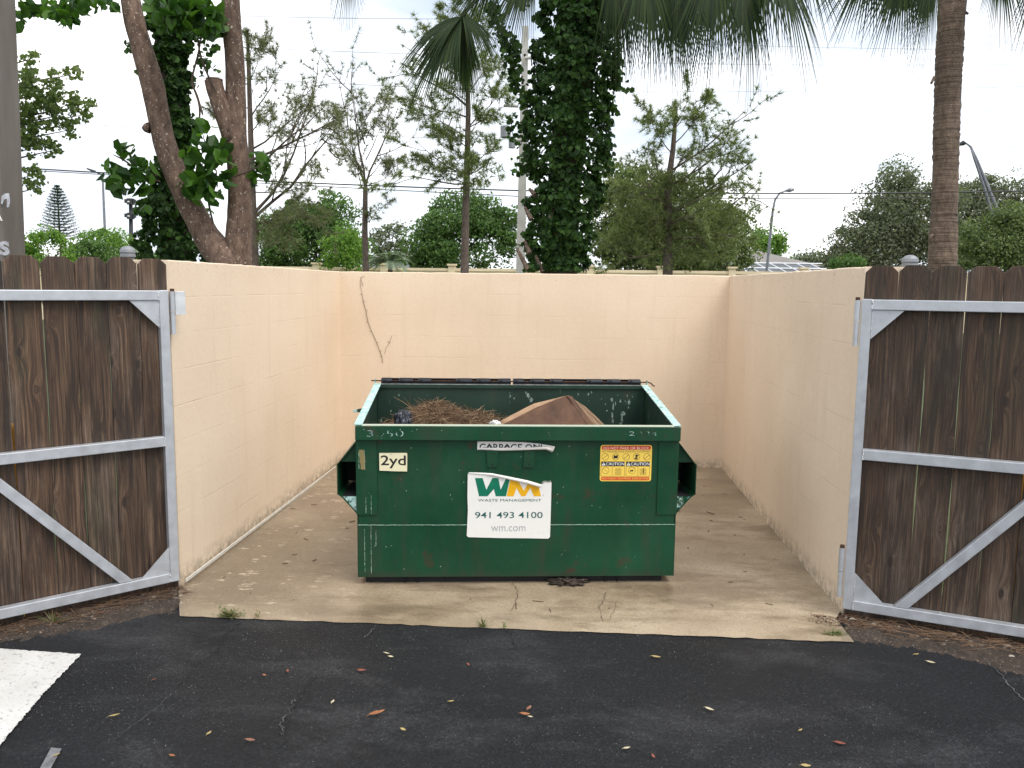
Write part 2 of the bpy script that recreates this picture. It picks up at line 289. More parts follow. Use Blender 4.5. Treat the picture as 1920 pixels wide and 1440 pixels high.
M = dict(wall=mk_wall(), slab=mk_slab(), asphalt=mk_asphalt(), wood=mk_wood(), metal=mk_metal(), grass=mk_grass(), dirt=mk_dirt(),
    green=mk_green('green_paint'), worn=mk_green('worn_teal_paint', 1.0), halfworn=mk_green('chipped_green_paint', .45), inner=mk_inner(),
    weld=mk_metal('weld_bead', (.72, .73, .74), .7),
    capmetal=mk_metal('grey_painted_cap', (.24, .25, .265), .3), rusty=plain('rusty_pin', (.09, .045, .025), .8, .3, .4, 40, .4),
    plastic=plain('black_plastic', (.012, .013, .018), .32, 0, .4, 30, .2), black=plain('black_steel_and_shade', (.007, .007, .008), .8, 0, .3),  # black: dark steel parts, and the added shade box under the dumpster
    rod=plain('steel_rod', (.42, .36, .28), .4, .7, .3, 30),
    white=mk_sticker('white_sticker', (.80, .79, .75)), cream=mk_sticker('cream_sticker', (.80, .74, .50)), grime=mk_sticker('grimy_sticker', (.55, .52, .48), (.12, .07, .04)),
    yellow=mk_sticker('yellow_sticker', (.85, .60, .10), (.6, .35, .1)), red=mk_sticker('red_ink', (.62, .055, .025), (.45, .05, .02)),
    ink=plain('black_ink', (.012, .012, .012), .5, 0, .3, 30), inkred=plain('brown_ink', (.16, .07, .02), .5, 0, .2, 30),
    teal=plain('green_ink', (.0, .155, .085), .4, 0, .1, 30), gold=plain('yellow_ink', (.80, .42, .005), .4, 0, .06, 30), darkteal=plain('dark_teal_ink', (.015, .10, .095), .5, 0, .15, 30),
    greyink=plain('faded_grey_ink', (.36, .37, .38), .5, 0, .15, 40), paleink=plain('pale_ink', (.86, .74, .52), .5, 0, .1, 30),
    card=plain('brown_cardboard', (.48, .31, .19), .8, 0, .25, 9, .15, 40), carddark=plain('dark_cardboard', (.115, .058, .033), .8, 0, .4, 9, .2, 40),  # carddark: a darker brown than card
    straw=leafmat('dry_needles', [(.075, .045, .028), (.20, .125, .07), (.42, .30, .18), (.03, .018, .012), (.14, .07, .04)], .1, .7),
    bag=plain('dark_plastic_bag', (.018, .022, .035), .25, 0, .4, 20, .6, 14), paper=plain('white_paper', (.75, .74, .72), .7),
    paint=None, pvc=plain('pale_joint_strip', (.66, .64, .58), .5, 0, .12, 20),
    sandwall=plain('pale_yellow_precast', (.72, .60, .40), .8, 0, .1, .5, .2, 20),
    concpole=plain('grey_concrete_pole', (.40, .39, .36), .85, 0, .15, 3, .3, 30), wire=plain('dark_cable', (.03, .03, .032), .6, 0, .2),
    thinwire=plain('grey_cable', (.30, .31, .33), .5, 0, .2), lamp=plain('dark_lamp_post', (.035, .037, .04), .5, .3, .2), greylamp=plain('grey_lamp_post', (.19, .20, .225), .5, .3, .2),
    column=None, yellowpaint=plain('yellow_safety_paint', (.75, .36, .02), .5, 0, .2, 12),
    roof=plain('grey_roof_tiles', (.21, .195, .18), .85, 0, .15, .8, .5, 6), cage=plain('white_alu_frame', (.75, .76, .78), .4, .1, .06), screen=plain('dark_screen_mesh', (.10, .11, .12), .6, 0, .2, .5),
    stucco=plain('pale_stucco', (.55, .50, .42), .85, 0, .1), glass=plain('dark_window', (.03, .035, .04), .15),
    forkbark=mk_bark('mottled_brown_bark', (.050, .028, .019), (.20, .130, .092), (.50, .43, .36)),
    palmbark=mk_bark('fibrous_palm_trunk', (.085, .055, .038), (.23, .165, .120), None, (8, 8, 4), True, .9, .02),
    darkbark=mk_bark('dark_brown_trunk', (.03, .022, .016), (.10, .068, .045), (.20, .16, .12)),  # darkbark: dark brown bark for background trunks, twigs and vines
    pinebark=mk_bark('pine_bark', (.045, .033, .027), (.16, .12, .095), None, (8, 8, 3)),
    cut=plain('pale_cut_wood', (.36, .28, .20), .8, 0, .2, 20),
    ivy=leafmat('ivy_leaves', [(.010, .030, .008), (.022, .060, .013), (.070, .145, .03), (.013, .036, .010), (.034, .080, .018)], .3, .55),
    bigleaf=leafmat('broad_green_leaves', [(.022, .062, .014), (.038, .098, .018), (.085, .19, .025), (.014, .040, .010)], .4, .4),
    maple=leafmat('dull_green_leaves', [(.075, .12, .045), (.12, .17, .06), (.17, .21, .085), (.055, .09, .035)], .45),
    frond=leafmat('palm_frond', [(.009, .020, .007), (.018, .040, .011), (.055, .085, .022), (.008, .016, .006)], .28, .6),
    pine=leafmat('pine_needles', [(.10, .135, .055), (.165, .21, .08), (.25, .30, .12), (.08, .10, .05)], .3, .55),
    palepine=leafmat('grey_green_needles', [(.10, .125, .065), (.15, .175, .09), (.20, .22, .11), (.11, .105, .07)], .3, .55),
    bright=leafmat('bright_hedge', [(.09, .19, .03), (.15, .28, .045), (.21, .34, .06), (.06, .14, .03)], .4),
    mid=leafmat('mid_green_bush', [(.055, .115, .034), (.095, .185, .052), (.16, .26, .075), (.035, .075, .025)], .35),
    oak=leafmat('grey_green_oak', [(.10, .125, .080), (.16, .19, .115), (.23, .255, .16), (.07, .09, .06)], .3),
    olive=leafmat('olive_tree', [(.085, .125, .05), (.14, .195, .07), (.22, .27, .10), (.055, .08, .038)], .3),
    norfolk=leafmat('blue_green_conifer', [(.03, .065, .04), (.045, .09, .05)], .15), weed=leafmat('weed_leaf', [(.10, .15, .05), (.17, .22, .08), (.25, .20, .10)], .3),
    sage=leafmat('silver_palm', [(.16, .22, .15), (.22, .28, .19)], .2),
    vine=plain('dead_vine', (.11, .055, .03), .8, 0, .3, 30))
def mk_paint():
    m = Mat('white_road_paint', (.8, .8, .78), .55); v = m.coord()
    m.base(m.mix(m.ramp(m.noise(v, 48, 7, .8), [(.55, 0), (.64, .75)]), m.ramp(m.noise(v, 5, 5), [(.3, (.56, .55, .52)), (.7, (.68, .67, .64))]), (.10, .10, .10)))
    m.bump(m.noise(v, 160, 4), .5, .004); return m.m
M['paint'] = mk_paint()
def mk_column():
    m = Mat('grey_brown_coated_steel', (.16, .14, .125), .55); v = m.coord()
    m.base(m.ramp(m.noise(m.coord(scale=(3, 3, .5)), 2, 6, .6), [(.3, (.125, .108, .095)), (.7, (.185, .162, .145))])); m.bump(m.noise(v, 90, 4), .3, .003); return m.m
M['column'] = mk_column()

# ---------------------------------------------------------------- mesh helpers
class MB:
    def __init__(s): s.v = []; s.f = []; s.mi = []; s.mats = []
    def add(s, V, F, mi=0):
        o = len(s.v); s.v.extend([tuple(map(float, p)) for p in V]); s.f.extend([tuple(i+o for i in f) for f in F]); s.mi.extend([mi]*len(F)); return s
    def box(s, a, b, mi=0, top=None):
        (x0, y0, z0), (x1, y1, z1) = a, b
        s.add([(x0, y0, z0), (x1, y0, z0), (x1, y1, z0), (x0, y1, z0), (x0, y0, z1), (x1, y0, z1), (x1, y1, z1), (x0, y1, z1)],
              [(0, 3, 2, 1), (4, 5, 6, 7), (0, 1, 5, 4), (1, 2, 6, 5), (2, 3, 7, 6), (3, 0, 4, 7)], mi); return s
    def prism(s, poly, a0, a1, axis=1, mi=0):
        """extrude a 2D outline along an axis (0 = x, 1 = y, 2 = z)"""
        n = len(poly); V = []
        for a in (a0, a1):
            for p in poly: V.append((a, p[0], p[1]) if axis == 0 else (p[0], a, p[1]) if axis == 1 else (p[0], p[1], a))
        s.add(V, [tuple(range(n))[::-1], tuple(range(n, 2*n))] + [(i, (i+1) % n, n+(i+1) % n, n+i) for i in range(n)], mi); return s
    def tube(s, path, rad, sides=8, mi=0, cap=True, wob=0, rr=None):
        P = [np.array(p, float) for p in path]; n = len(P); rad = [rad]*n if not hasattr(rad, '__len__') else rad
        T = [P[min(i+1, n-1)]-P[max(i-1, 0)] for i in range(n)]; T = [t/(np.linalg.norm(t)+1e-9) for t in T]
        u = np.cross(T[0], [0, 0, 1.]) if abs(T[0][2]) < .9 else np.cross(T[0], [1., 0, 0]); u /= np.linalg.norm(u)
        V = []
        for i in range(n):
            u = u - T[i]*(u@T[i]); u /= np.linalg.norm(u)+1e-9; v = np.cross(T[i], u)
            for k in range(sides):
                a = 2*math.pi*k/sides; r = rad[i]*(1+(rr.uniform(-wob, wob) if rr else 0)); V.append(P[i]+r*(math.cos(a)*u+math.sin(a)*v))
        F = [(i*sides+k, i*sides+(k+1) % sides, (i+1)*sides+(k+1) % sides, (i+1)*sides+k) for i in range(n-1) for k in range(sides)]
        if cap: F += [tuple(range(sides))[::-1], tuple(range((n-1)*sides, n*sides))]
        s.add(V, F, mi); return s
    def disc(s, c, r, n=24, axis=1, mi=0):
        V = [(c[0]+r*math.cos(2*math.pi*k/n), c[1], c[2]+r*math.sin(2*math.pi*k/n)) for k in range(n)]; s.add(V, [tuple(range(n))], mi); return s
    def ring(s, c, r, w, n=28, mi=0):
        V = []
        for q in (r, r-w): V += [(c[0]+q*math.cos(2*math.pi*k/n), c[1], c[2]+q*math.sin(2*math.pi*k/n)) for k in range(n)]
        s.add(V, [(k, (k+1) % n, n+(k+1) % n, n+k) for k in range(n)], mi); return s
    def build(s, name, mat, parent=None, smooth=False, bevel=0, loc=None):
        me = bpy.data.meshes.new(name); V = s.v
        if loc is not None: V = [(a-loc[0], b-loc[1], c-loc[2]) for a, b, c in V]
        me.from_pydata(V, [], s.f)
        for m in (mat if isinstance(mat, (list, tuple)) else [mat]): me.materials.append(m)
        if any(s.mi): me.polygons.foreach_set('material_index', s.mi)
        if smooth: me.polygons.foreach_set('use_smooth', [True]*len(me.polygons))
        me.update(); o = bpy.data.objects.new(name, me); COL.objects.link(o)
        if loc is not None: o.location = loc
        if parent: o.parent = parent
        if bevel:
            b = o.modifiers.new('bevel', 'BEVEL'); b.width = bevel; b.segments = 2; b.limit_method = 'ANGLE'
        return o
def pieces(mb, name, mat, parent, smooth=False):
    """build each connected piece of a mesh builder as an object of its own"""
    n = len(mb.v); par = list(range(n))
    def find(a):
        while par[a] != a: par[a] = par[par[a]]; a = par[a]
        return a
    for f in mb.f:
        for q in f[1:]: par[find(q)] = find(f[0])
    gr = {}
    for f in mb.f: gr.setdefault(find(f[0]), []).append(f)
    for fs in gr.values():
        ids = sorted({q for f in fs for q in f}); ix = {q: k for k, q in enumerate(ids)}; m = MB(); m.add([mb.v[q] for q in ids], [tuple(ix[q] for q in f) for f in fs]); m.build(name, mat, parent, smooth)
def tag(o, label, cat, group=None, kind=None):
    if label: o['label'] = label
    if cat: o['category'] = cat
    if group: o['group'] = group
    if kind: o['kind'] = kind
    return o
def struct(o): o['kind'] = 'structure'; return o
def stuff(o, label=None, cat=None):
    o['kind'] = 'stuff'
    return tag(o, label, cat)
def empty(name, loc, label, cat, group=None, rz=0):
    o = bpy.data.objects.new(name, None); COL.objects.link(o); o.empty_display_size = .1; o.location = loc; o.rotation_euler = (0, 0, rz)
    return tag(o, label, cat, group)
def arr_mesh(name, V, F, mat, parent=None, smooth=False, loc=None):
    m = MB(); V = np.asarray(V)
    if loc is not None: V = V-np.array(loc)
    m.v = V.tolist(); m.f = F; m.mi = [0]*len(F)
    o = m.build(name, mat, parent, smooth)
    if loc is not None: o.location = loc
    return o
def unit(a): return a/(np.linalg.norm(a, axis=-1, keepdims=True)+1e-9)
def leaf_mesh(P, size, up=None, mode='diamond', aspect=.55, droop=.3, r=None):
    """leaf-shaped faces at the points P; up = preferred normals"""
    r = r or rs; n = len(P); N = unit(r.normal(size=(n, 3))) if up is None else unit(up+.75*r.normal(size=(n, 3)))
    D = r.normal(size=(n, 3)); D[:, 2] -= droop; D = unit(D-N*(D*N).sum(1, keepdims=True)); S = np.cross(N, D)
    L = (size*r.uniform(.6, 1.25, n))[:, None]; W = L*aspect
    if mode == 'diamond':
        V = np.stack([P-D*L*.5, P+S*W*.5-D*L*.05+N*L*.08, P+D*L*.5, P-S*W*.5-D*L*.05+N*L*.08], 1)
        F = [(i, i+1, i+2, i+3) for i in range(0, 4*n, 4)]
    else:
        c = N*L*.10
        V = np.stack([P-D*L*.5, P-D*L*.27+S*W*.46+c, P+D*L*.14+S*W*.50+c, P+D*L*.52-N*L*.08, P+D*L*.14-S*W*.50+c, P-D*L*.27-S*W*.46+c], 1)
        F = []
        for i in range(0, 6*n, 6): F += [(i, i+1, i+2, i+3), (i, i+3, i+4, i+5)]
    return V.reshape(-1, 3), F
def needles(P, D, length, width, per, r=None, spread=.9):
    """tufts of thin triangles round direction D at each point"""
    r = r or rs; n = len(P); P = np.repeat(P, per, 0); D = np.repeat(D, per, 0); d = unit(D+spread*r.normal(size=D.shape))
    s = unit(np.cross(d, r.normal(size=D.shape))); L = (length*r.uniform(.6, 1.15, len(P)))[:, None]; W = width*.5
    V = np.stack([P-s*W, P+s*W, P+d*L+np.array([0, 0, -.12])*L], 1).reshape(-1, 3)
    return V, [(i, i+1, i+2) for i in range(0, 3*len(P), 3)]

# ================================================================ SETTING
W = 3.6975; H = 1.829; ZA = -.0325; SLAB_FRONT = -3.765
g = MB()
NX = 2
g.add([(-400, -60, ZA-.03), (400, -60, ZA-.03), (400, 900, ZA-.03), (-400, 900, ZA-.03)], [(0, 1, 2, 3)])
struct(g.build('ground', M['grass']))
# asphalt lot: a gently uneven sheet up to the slab front
g = MB(); nx, ny = 90, 50; V = []; x0, x1, y0, y1 = -9, 14, -20, -3.1
for j in range(ny+1):
    for i in range(nx+1):
        x = x0+(x1-x0)*i/nx; y = y1+(y0-y1)*(j/ny)**1.6
        e = 0
        V.append((x, y+e, ZA+.004*math.sin(x*1.3)*math.sin(y*1.7+.4)))
g.add(V, [(j*(nx+1)+i, (j+1)*(nx+1)+i, (j+1)*(nx+1)+i+1, j*(nx+1)+i+1) for j in range(ny) for i in range(nx)])
struct(g.build('parking_lot', M['asphalt'], smooth=True))
# slab
def fz(y): return .0074*y
g = MB(); ys = [.06, -1, -2, -2.7, -2.9, -3.0, -3.15, -3.35, -3.5, SLAB_FRONT-.012]
xs = np.linspace(0, 1, 60)
def slab_l(y): return -.02 if y > -3.38 else -.02+.20*(-3.38-y)/.385
V = [(slab_l(y)+(W+(.02 if y > -3.45 else -.06)-slab_l(y))*x, y+(rnd.uniform(-.008, .006) if k == len(ys)-1 else 0), fz(y)) for k, y in enumerate(ys) for x in xs]
n = len(xs); g.add(V, [(j*n+i, (j+1)*n+i, (j+1)*n+i+1, j*n+i+1) for j in range(len(ys)-1) for i in range(n-1)])
struct(g.build('concrete_slab', M['slab'], smooth=True))
m = MB(); rg_ = random.Random(77)
for q in range(6500):
    if rg_.random() < .80: c_ = rg_.choice([(.9, -4.1, .5), (2.6, -4.0, .7), (3.3, -4.6, .6), (1.9, -4.7, .8), (.2, -4.6, .5), (2.9, -5.0, .5)]); x, y = rg_.gauss(c_[0], c_[2]*.75), rg_.gauss(c_[1], .24)
    else: x, y = rg_.uniform(-1.6, 5.4), rg_.uniform(-5.3, -3.79)
    if y > -3.79: y = -3.79-rg_.random()*.15
    s_ = rg_.uniform(.0009, .0016)+.0016*rg_.random()**3; a_ = rg_.uniform(0, 6.28); z_ = ZA+.004*math.sin(x*1.3)*math.sin(y*1.7+.4)+.0012
    m.add([(x+s_*math.cos(a_+k*2.09)*rg_.uniform(.6, 1.3), y+s_*math.sin(a_+k*2.09)*rg_.uniform(.6, 1.3), z_) for k in range(3)]+[(x, y, z_+s_*.8)], [(0, 1, 3), (1, 2, 3), (2, 0, 3)])
stuff(m.build('grit', leafmat('pale_grit', [(.05, .05, .05), (.14, .14, .14), (.34, .34, .33), (.08, .08, .08)], 0, .8)), 'fine pale grit scattered over the dark asphalt', 'grit')
# painted stop bar on the left
g = MB(); pts = [gnd(-160, 1208, ZA), gnd(152, 1229, ZA), gnd(72, 1314, ZA), gnd(0, 1400, ZA), gnd(-120, 1545, ZA), gnd(-600, 1545, ZA)]
pp = []
for a_, b_ in zip(pts, pts[1:]+pts[:1]):
    for t_ in np.linspace(0, 1, 60)[:-1]: q_ = a_*(1-t_)+b_*t_; pp.append((q_[0]+rnd.gauss(0, .0022), q_[1]+rnd.gauss(0, .0022), ZA+.0075))
g.add(pp, [tuple(range(len(pp)))[::-1]])
struct(g.build('road_marking', M['paint']))
g = MB(); pts = [gnd(96, 1405, ZA), gnd(116, 1407, ZA), gnd(92, 1450, ZA), gnd(72, 1450, ZA)]
g.add([(p[0], p[1], ZA+.0075) for p in pts], [(3, 2, 1, 0)]); struct(g.build('road_marking', plain('worn_grey_paint', (.16, .16, .17), .7, 0, .4, 30)))
# cracks
def crack(pix, z, name, width, mat, jit=.008):
    P = []
    for (a, b) in zip(pix[:-1], pix[1:]):
        A, B = gnd(*a, z(a) if callable(z) else z), gnd(*b, z(b) if callable(z) else z)
        for t in np.linspace(0, 1, 9)[:-1]: P.append(A*(1-t)+B*t)
    P = [p+np.array([rnd.uniform(-jit, jit), rnd.uniform(-jit, jit), 0]) for p in P]; m = MB(); V = []
    for i, p in enumerate(P):
        w_ = width*rnd.uniform(.3, 1.2)*(1 if 0 < i < len(P)-1 else .1)
        d = P[min(i+1, len(P)-1)]-P[max(i-1, 0)]; d = np.array([-d[1], d[0], 0]); d /= np.linalg.norm(d)+1e-9
        V += [p+d*w_/2, p-d*w_/2]
    m.add([(v[0], v[1], (ZA if name[0] == 'a' else fz(v[1]))+.0060) for v in V], [(2*i, 2*i+1, 2*i+3, 2*i+2) for i in range(len(P)-1)])
    struct(m.build(name, mat))
crk = plain('dark_crack', (.006, .006, .006), .9); crkp = plain('crack_dust', (.075, .075, .073), .9, 0, .5, 60); crkc = plain('concrete_crack', (.09, .07, .05), .9)  # near-black crack lines, pale dusty ones and brown ones for the concrete
crack([(452, 1165), (418, 1198), (405, 1225), (372, 1245), (345, 1278), (330, 1292)], ZA, 'asphalt_crack', .006, crk)
crack([(325, 1300), (300, 1325), (255, 1360), (205, 1395)], ZA, 'asphalt_crack', .0028, crkp, .012)
crack([(595, 1265), (575, 1290), (560, 1310), (545, 1335), (535, 1362), (540, 1400)], ZA, 'asphalt_crack', .007, crk)
crack([(555, 1312), (545, 1330), (530, 1362), (528, 1385)], ZA, 'asphalt_crack', .005, crkp, .014)
crack([(705, 1172), (692, 1190), (683, 1200)], ZA, 'asphalt_crack', .006, crkp)
crack([(952, 1182), (962, 1200), (970, 1225)], ZA, 'asphalt_crack', .005, crk)
crack([(1840, 1232), (1868, 1258), (1895, 1290), (1925, 1320)], ZA, 'asphalt_crack', .008, crkp)
crack([(962, 1096), (970, 1110), (968, 1130), (955, 1155)], -.03, 'concrete_crack', .004, crkc)
crack([(1138, 1118), (1130, 1140), (1122, 1148), (1135, 1180)], -.05, 'concrete_crack', .004, crkc)
crack([(1158, 1135), (1140, 1180)], -.05, 'concrete_crack', .003, crkc)
# soil strips along the gates
def strip(front, yb, nm, seed):
    r = random.Random(seed); m = MB(); nx, ny = 110, 16; V = []; fx = [gnd(a, b, ZA) for a, b in front]
    X = [p[0] for p in fx]; Yv = [p[1] for p in fx]
    for j in range(ny+1):
        for i in range(nx+1):
            x = X[0]+(X[-1]-X[0])*i/nx; a = float(np.interp(x, X, Yv)); s = j/ny; y = a+(yb-a)*s
            if j == 0: y += .012*math.sin(19*x+seed)+.010*math.sin(47*x)+r.uniform(-.008, .008)
            h = ZA-.004+.014*min(1, s*7)*min(1, min(i, nx-i)/4)+r.uniform(-.004, .004)
            if slab_l(y)+.012*math.sin(31*y) < x < W+.01+.35*min(0, y+3.45)+(.015*math.sin(23*y) if y < -3.46 else 0): h = ZA-.03
            V.append((x, y, h))
    V = [(a_, b_, c_ if not (-.21 < a_ < W+.21 and b_ > -3.44) else ZA-.03) for a_, b_, c_ in V]
    m.add(V, [(j*(nx+1)+i, j*(nx+1)+i+1, (j+1)*(nx+1)+i+1, (j+1)*(nx+1)+i) for j in range(ny) for i in range(nx)])
    return struct(m.build(nm, M['dirt'], smooth=True))
HL = np.array([.0134, -3.4288]); AL = .7638; HR = np.array([3.6795, -3.4761]); AR = .358; GS = .962
dL = np.array([-math.cos(AL), -math.sin(AL)]); dR = np.array([math.cos(AR), -math.sin(AR)])
strip([(-600, 1330), (-200, 1240), (0, 1212), (90, 1198), (150, 1188), (200, 1176), (250, 1163), (300, 1156), (342, 1152)], -3.1, 'soil', 1)
strip([(1560, 1196), (1620, 1206), (1700, 1217), (1780, 1232), (1850, 1250), (1920, 1275), (2200, 1350), (2700, 1500)], -3.1, 'soil', 5)

# block wall, one U
m = MB(); t = .20
def rough_top(x0, y0, x1, y1, n, nrm):
    """a wall leg with slightly uneven top, inner face from (x0,y0) to (x1,y1), thickness along nrm"""
    V = []; 
    for i in range(n+1):
        s = i/n; x = x0+(x1-x0)*s; y = y0+(y1-y0)*s; e = rnd.uniform(-.003, .003)
        o = .006*math.sin(i*.7)*.3
        V += [(x, y, -.3), (x, y, H-.006+e), (x+nrm[0]*.006, y+nrm[1]*.006, H+e), (x+nrm[0]*(t-.006), y+nrm[1]*(t-.006), H+e), (x+nrm[0]*t, y+nrm[1]*t, H-.006+e), (x+nrm[0]*t, y+nrm[1]*t, -.3)]
    F = []
    for i in range(n):
        for k in range(5): F.append((i*6+k, i*6+k+1, (i+1)*6+k+1, (i+1)*6+k))
    F += [tuple(range(6)), tuple(range(n*6, n*6+6))[::-1]]
    m.add(V, F)
rough_top(0, -3.385, 0, 0, 40, (-1, 0)); rough_top(-t, 0, W+t, 0, 50, (0, 1)); rough_top(W, 0, W, -3.43, 40, (1, 0))
tag(m.build('block_wall', M['wall']), 'cream painted concrete block wall enclosing the green dumpster on three sides', 'wall')
# pale joint strip at the foot of the left wall
m = MB(); m.prism([(.030, -.02), (.038, -.02), (.038, -.003), (.030, -.003)], -3.385, -.35, 1)
for i in range(4, 8): m.v[i] = m.v[i]
o = m.build('joint_strip', M['pvc']); o.rotation_euler = (-.0074*1, 0, 0); struct(o)

# ================================================================ GATES
def gate(side):
    """local frame: x along the gate from the hinge, z up, -y towards the parking lot"""
    left = side == 'L'
    lab = 'open wooden gate leaf left of the dumpster, brown boards on a silver tube frame' if left else 'open wooden gate leaf right of the dumpster, dark boards on a silver tube frame'
    P, A = (HL, AL) if left else (HR, AR)
    root = empty('gate', (P[0], P[1], 0), lab, 'gate', 'gate leaves of the dumpster enclosure')
    # map: gate x along direction; for the left gate x runs to the left
    root.rotation_euler = (0, 0, (AL) if left else -AR); root.scale = (GS, GS, GS); root.location.z = .065
    sx = -1 if left else 1
    def B(name, a, b, mat=M['metal'], bev=.004):
        x0, x1 = sorted((sx*a[0], sx*b[0])); m = MB(); m.box((x0, a[1], a[2]), (x1, b[1], b[2])); return m.build(name, mat, root, bevel=bev)
    GW = 1.80; T = .048
    zt, zm, zb = (1.663, .828, -.041) if left else (1.663, .858, -.045)
    hp = B('stile', (-.004, .001, zb), (.047, T, zt))
    B('stile', (GW-.05, 0, zb), (GW, T, zt))
    B('rail', (.047, 0, zt-.057), (GW-.05, T, zt-.002)); B('rail', (.047, 0, zm-.058), (GW-.05, T, zm)); B('rail', (.047, 0, zb), (GW-.05, T, zb+.055))
    # brace
    def bar(x0, z0, x1, z1, w):
        d = np.array([x1-x0, z1-z0]); d /= np.linalg.norm(d); n_ = np.array([-d[1], d[0]])*w/2
        # cut flush with the rails
        def atz(z, off): k = (z-(z0+off[1]))/d[1]; return (x0+off[0]+d[0]*k, z)
        poly = [atz(z0, n_), atz(z1, n_), atz(z1, -n_), atz(z0, -n_)]
        m = MB(); m.prism([(sx*p[0], p[1]) for p in poly], .002, T-.004, 1); return m.build('brace', M['metal'], root, bevel=.003)
    bar(.285, zb+.056, .955, zm-.059, .052)
    for zc, s_ in ((zt-.058, -1), (zb+.056, 1)):
        q = .155; m = MB(); m.prism([(sx*.048, zc), (sx*(.048+q), zc), (sx*.048, zc+s_*q)], .010, .016, 1)
        m.build('gusset', M['metal'], root)
    # weld beads
    r = random.Random(3 if left else 4)
    for zc in (zt-.03, zm-.03, zb+.028):
        m = MB(); P_ = [(sx*.049+r.uniform(-.003, .003), -.001, zc-.027+k*.0045) for k in range(13)]; m.tube(P_, [r.uniform(.002, .0045) for _ in P_], 6); m.build('weld', M['weld'], root)
    for za, s_ in ((zt-.07, -1), (zb+.07, 1)):
        m = MB(); P_ = [(sx*.050, .009, za+s_*k*.0058) for k in range(24)]; m.tube(P_, [r.uniform(.0015, .0035) for _ in P_], 6); m.build('weld', M['weld'], root)
    # hinges: barrel with rusty pin
    for z1, z0 in ((zt+.005, zt-.25), (.39 if left else .31, .13 if left else .02)):
        hx = -.027 if left else -.024; o = MB(); o.tube([(sx*hx, .012, z0), (sx*hx, .012, (z0+z1)/2-.002)], .014, 14)
        o.tube([(sx*hx, .012, (z0+z1)/2+.002), (sx*hx, .012, z1-.012)], .0155, 14)
        if left and z1 < 1: continue
        h = o.build('hinge', M['metal'], root, smooth=False)
        pm = MB(); pm.tube([(sx*hx, .012, z1-.013), (sx*hx, .012, z1+.004)], .012, 12); pm.build('hinge_pin', M['rusty'], h)
        if left:
            b = MB(); b.box((.038, -.004, zt-.14), (.094, .002, zt-.006)); b.build('hinge_plate', M['weld'], h, bevel=.001)
    # boards
    edges = [-.012]; pitch = .163
    gaps = {0: .003, 1: .003}
    ws = [.155, .156, .156, .152, .160, .155, .158, .152, .155, .157, .155, .16] if left else [.158, .153, .158, .158, .155, .16, .152, .158, .155, .157, .155, .16]
    gp = [.002, .003, .003, .006, .006, .007, .004, .005, .004, .005, .003, .003] if left else [.001, .002, .005, .004, .004, .004, .004, .005, .004, .005, .003, .003]
    x = -.012 if left else .006
    for k, (bw, gapw) in enumerate(zip(ws, gp)):
        if x+bw > GW+.08: break
        top = (1.838, 1.842, 1.838, 1.836, 1.837, 1.836)[k % 6]; bot = -.115+r.uniform(-.006, .004); c = .034
        lean = r.uniform(-.002, .002); n = 12
        # outline with dog ears and slightly wandering edges
        def wob(z, s_): return .0022*math.sin(z*3.1+k*2+s_)+.0014*math.sin(z*11+k+s_*3)+.0008*math.sin(z*29+k*5+s_)
        zs = np.linspace(bot, top-c, n); Lh = [(x+wob(z, 0)+lean*z, z) for z in zs]; Rh = [(x+bw-gapw*.0+wob(z, 1)+lean*z, z) for z in zs][::-1]
        poly = Lh+[(x+c, top), (x+bw-c, top)]+Rh
        cx = sx*(x+bw/2); mm = MB(); mm.prism([(sx*p[0]-cx, p[1]) for p in poly], 0, .017, 1)
        ob = mm.build('board', M['wood'], root, bevel=.0015); ob.location = (cx, T+.002+r.uniform(0, .0025), 0)
        x += bw+gapw
    # backing rail of timber behind the boards
    return root
gate('L'); gate('R')
# posts with domed caps standing behind each leaf
def cap_post(px, py, Y, lab):
    top = at(px, py, Y); rt = empty('fence_post', (top[0], top[1], 0), lab, 'post', 'grey posts with domed caps')
    z = top[2]; r0 = .042
    m = MB(); m.tube([(0, 0, -.12), (0, 0, z-.075)], r0, 18); m.build('post', M['capmetal'], rt, smooth=True)
    prof = [(r0+.004, -.078), (r0+.009, -.074), (r0+.009, -.062), (r0+.004, -.058), (r0+.004, -.050), (r0+.009, -.046), (r0+.009, -.040), (r0+.006, -.025), (r0-.006, -.011), (r0-.020, -.003), (.004, 0)]
    m = MB(); m.tube([(0, 0, z+q[1]) for q in prof], [q[0] for q in prof], 20); m.build('cap', M['capmetal'], rt, smooth=False)
cap_post(239, 461, -2.35, 'grey round post with a ribbed dome cap behind the left gate')
cap_post(1707, 478, -2.35, 'grey round post with a ribbed dome cap behind the right gate')
def bollard(px, Y, zt, lab):
    p = at(px, 1000, Y); rt = empty('bollard', (p[0], p[1], ZA), lab, 'bollard', 'yellow bollards behind the gates')
    m = MB(); m.tube([(0, 0, -.02), (0, 0, zt-.05), (0, 0, zt-.015), (0, 0, zt)], [.045, .045, .035, .01], 18); m.build('pipe', M['yellowpaint'], rt, smooth=True)
    m = MB(); m.tube([(0, 0, 0), (0, 0, .02)], [.14, .12], 16, cap=True); m.build('collar', M['yellowpaint'], rt)
bollard(24, -3.80, 1.02, 'yellow steel bollard glimpsed through the board gaps of the left gate')
bollard(1897, -3.50, 1.02, 'yellow steel bollard glimpsed through the board gaps of the right gate')

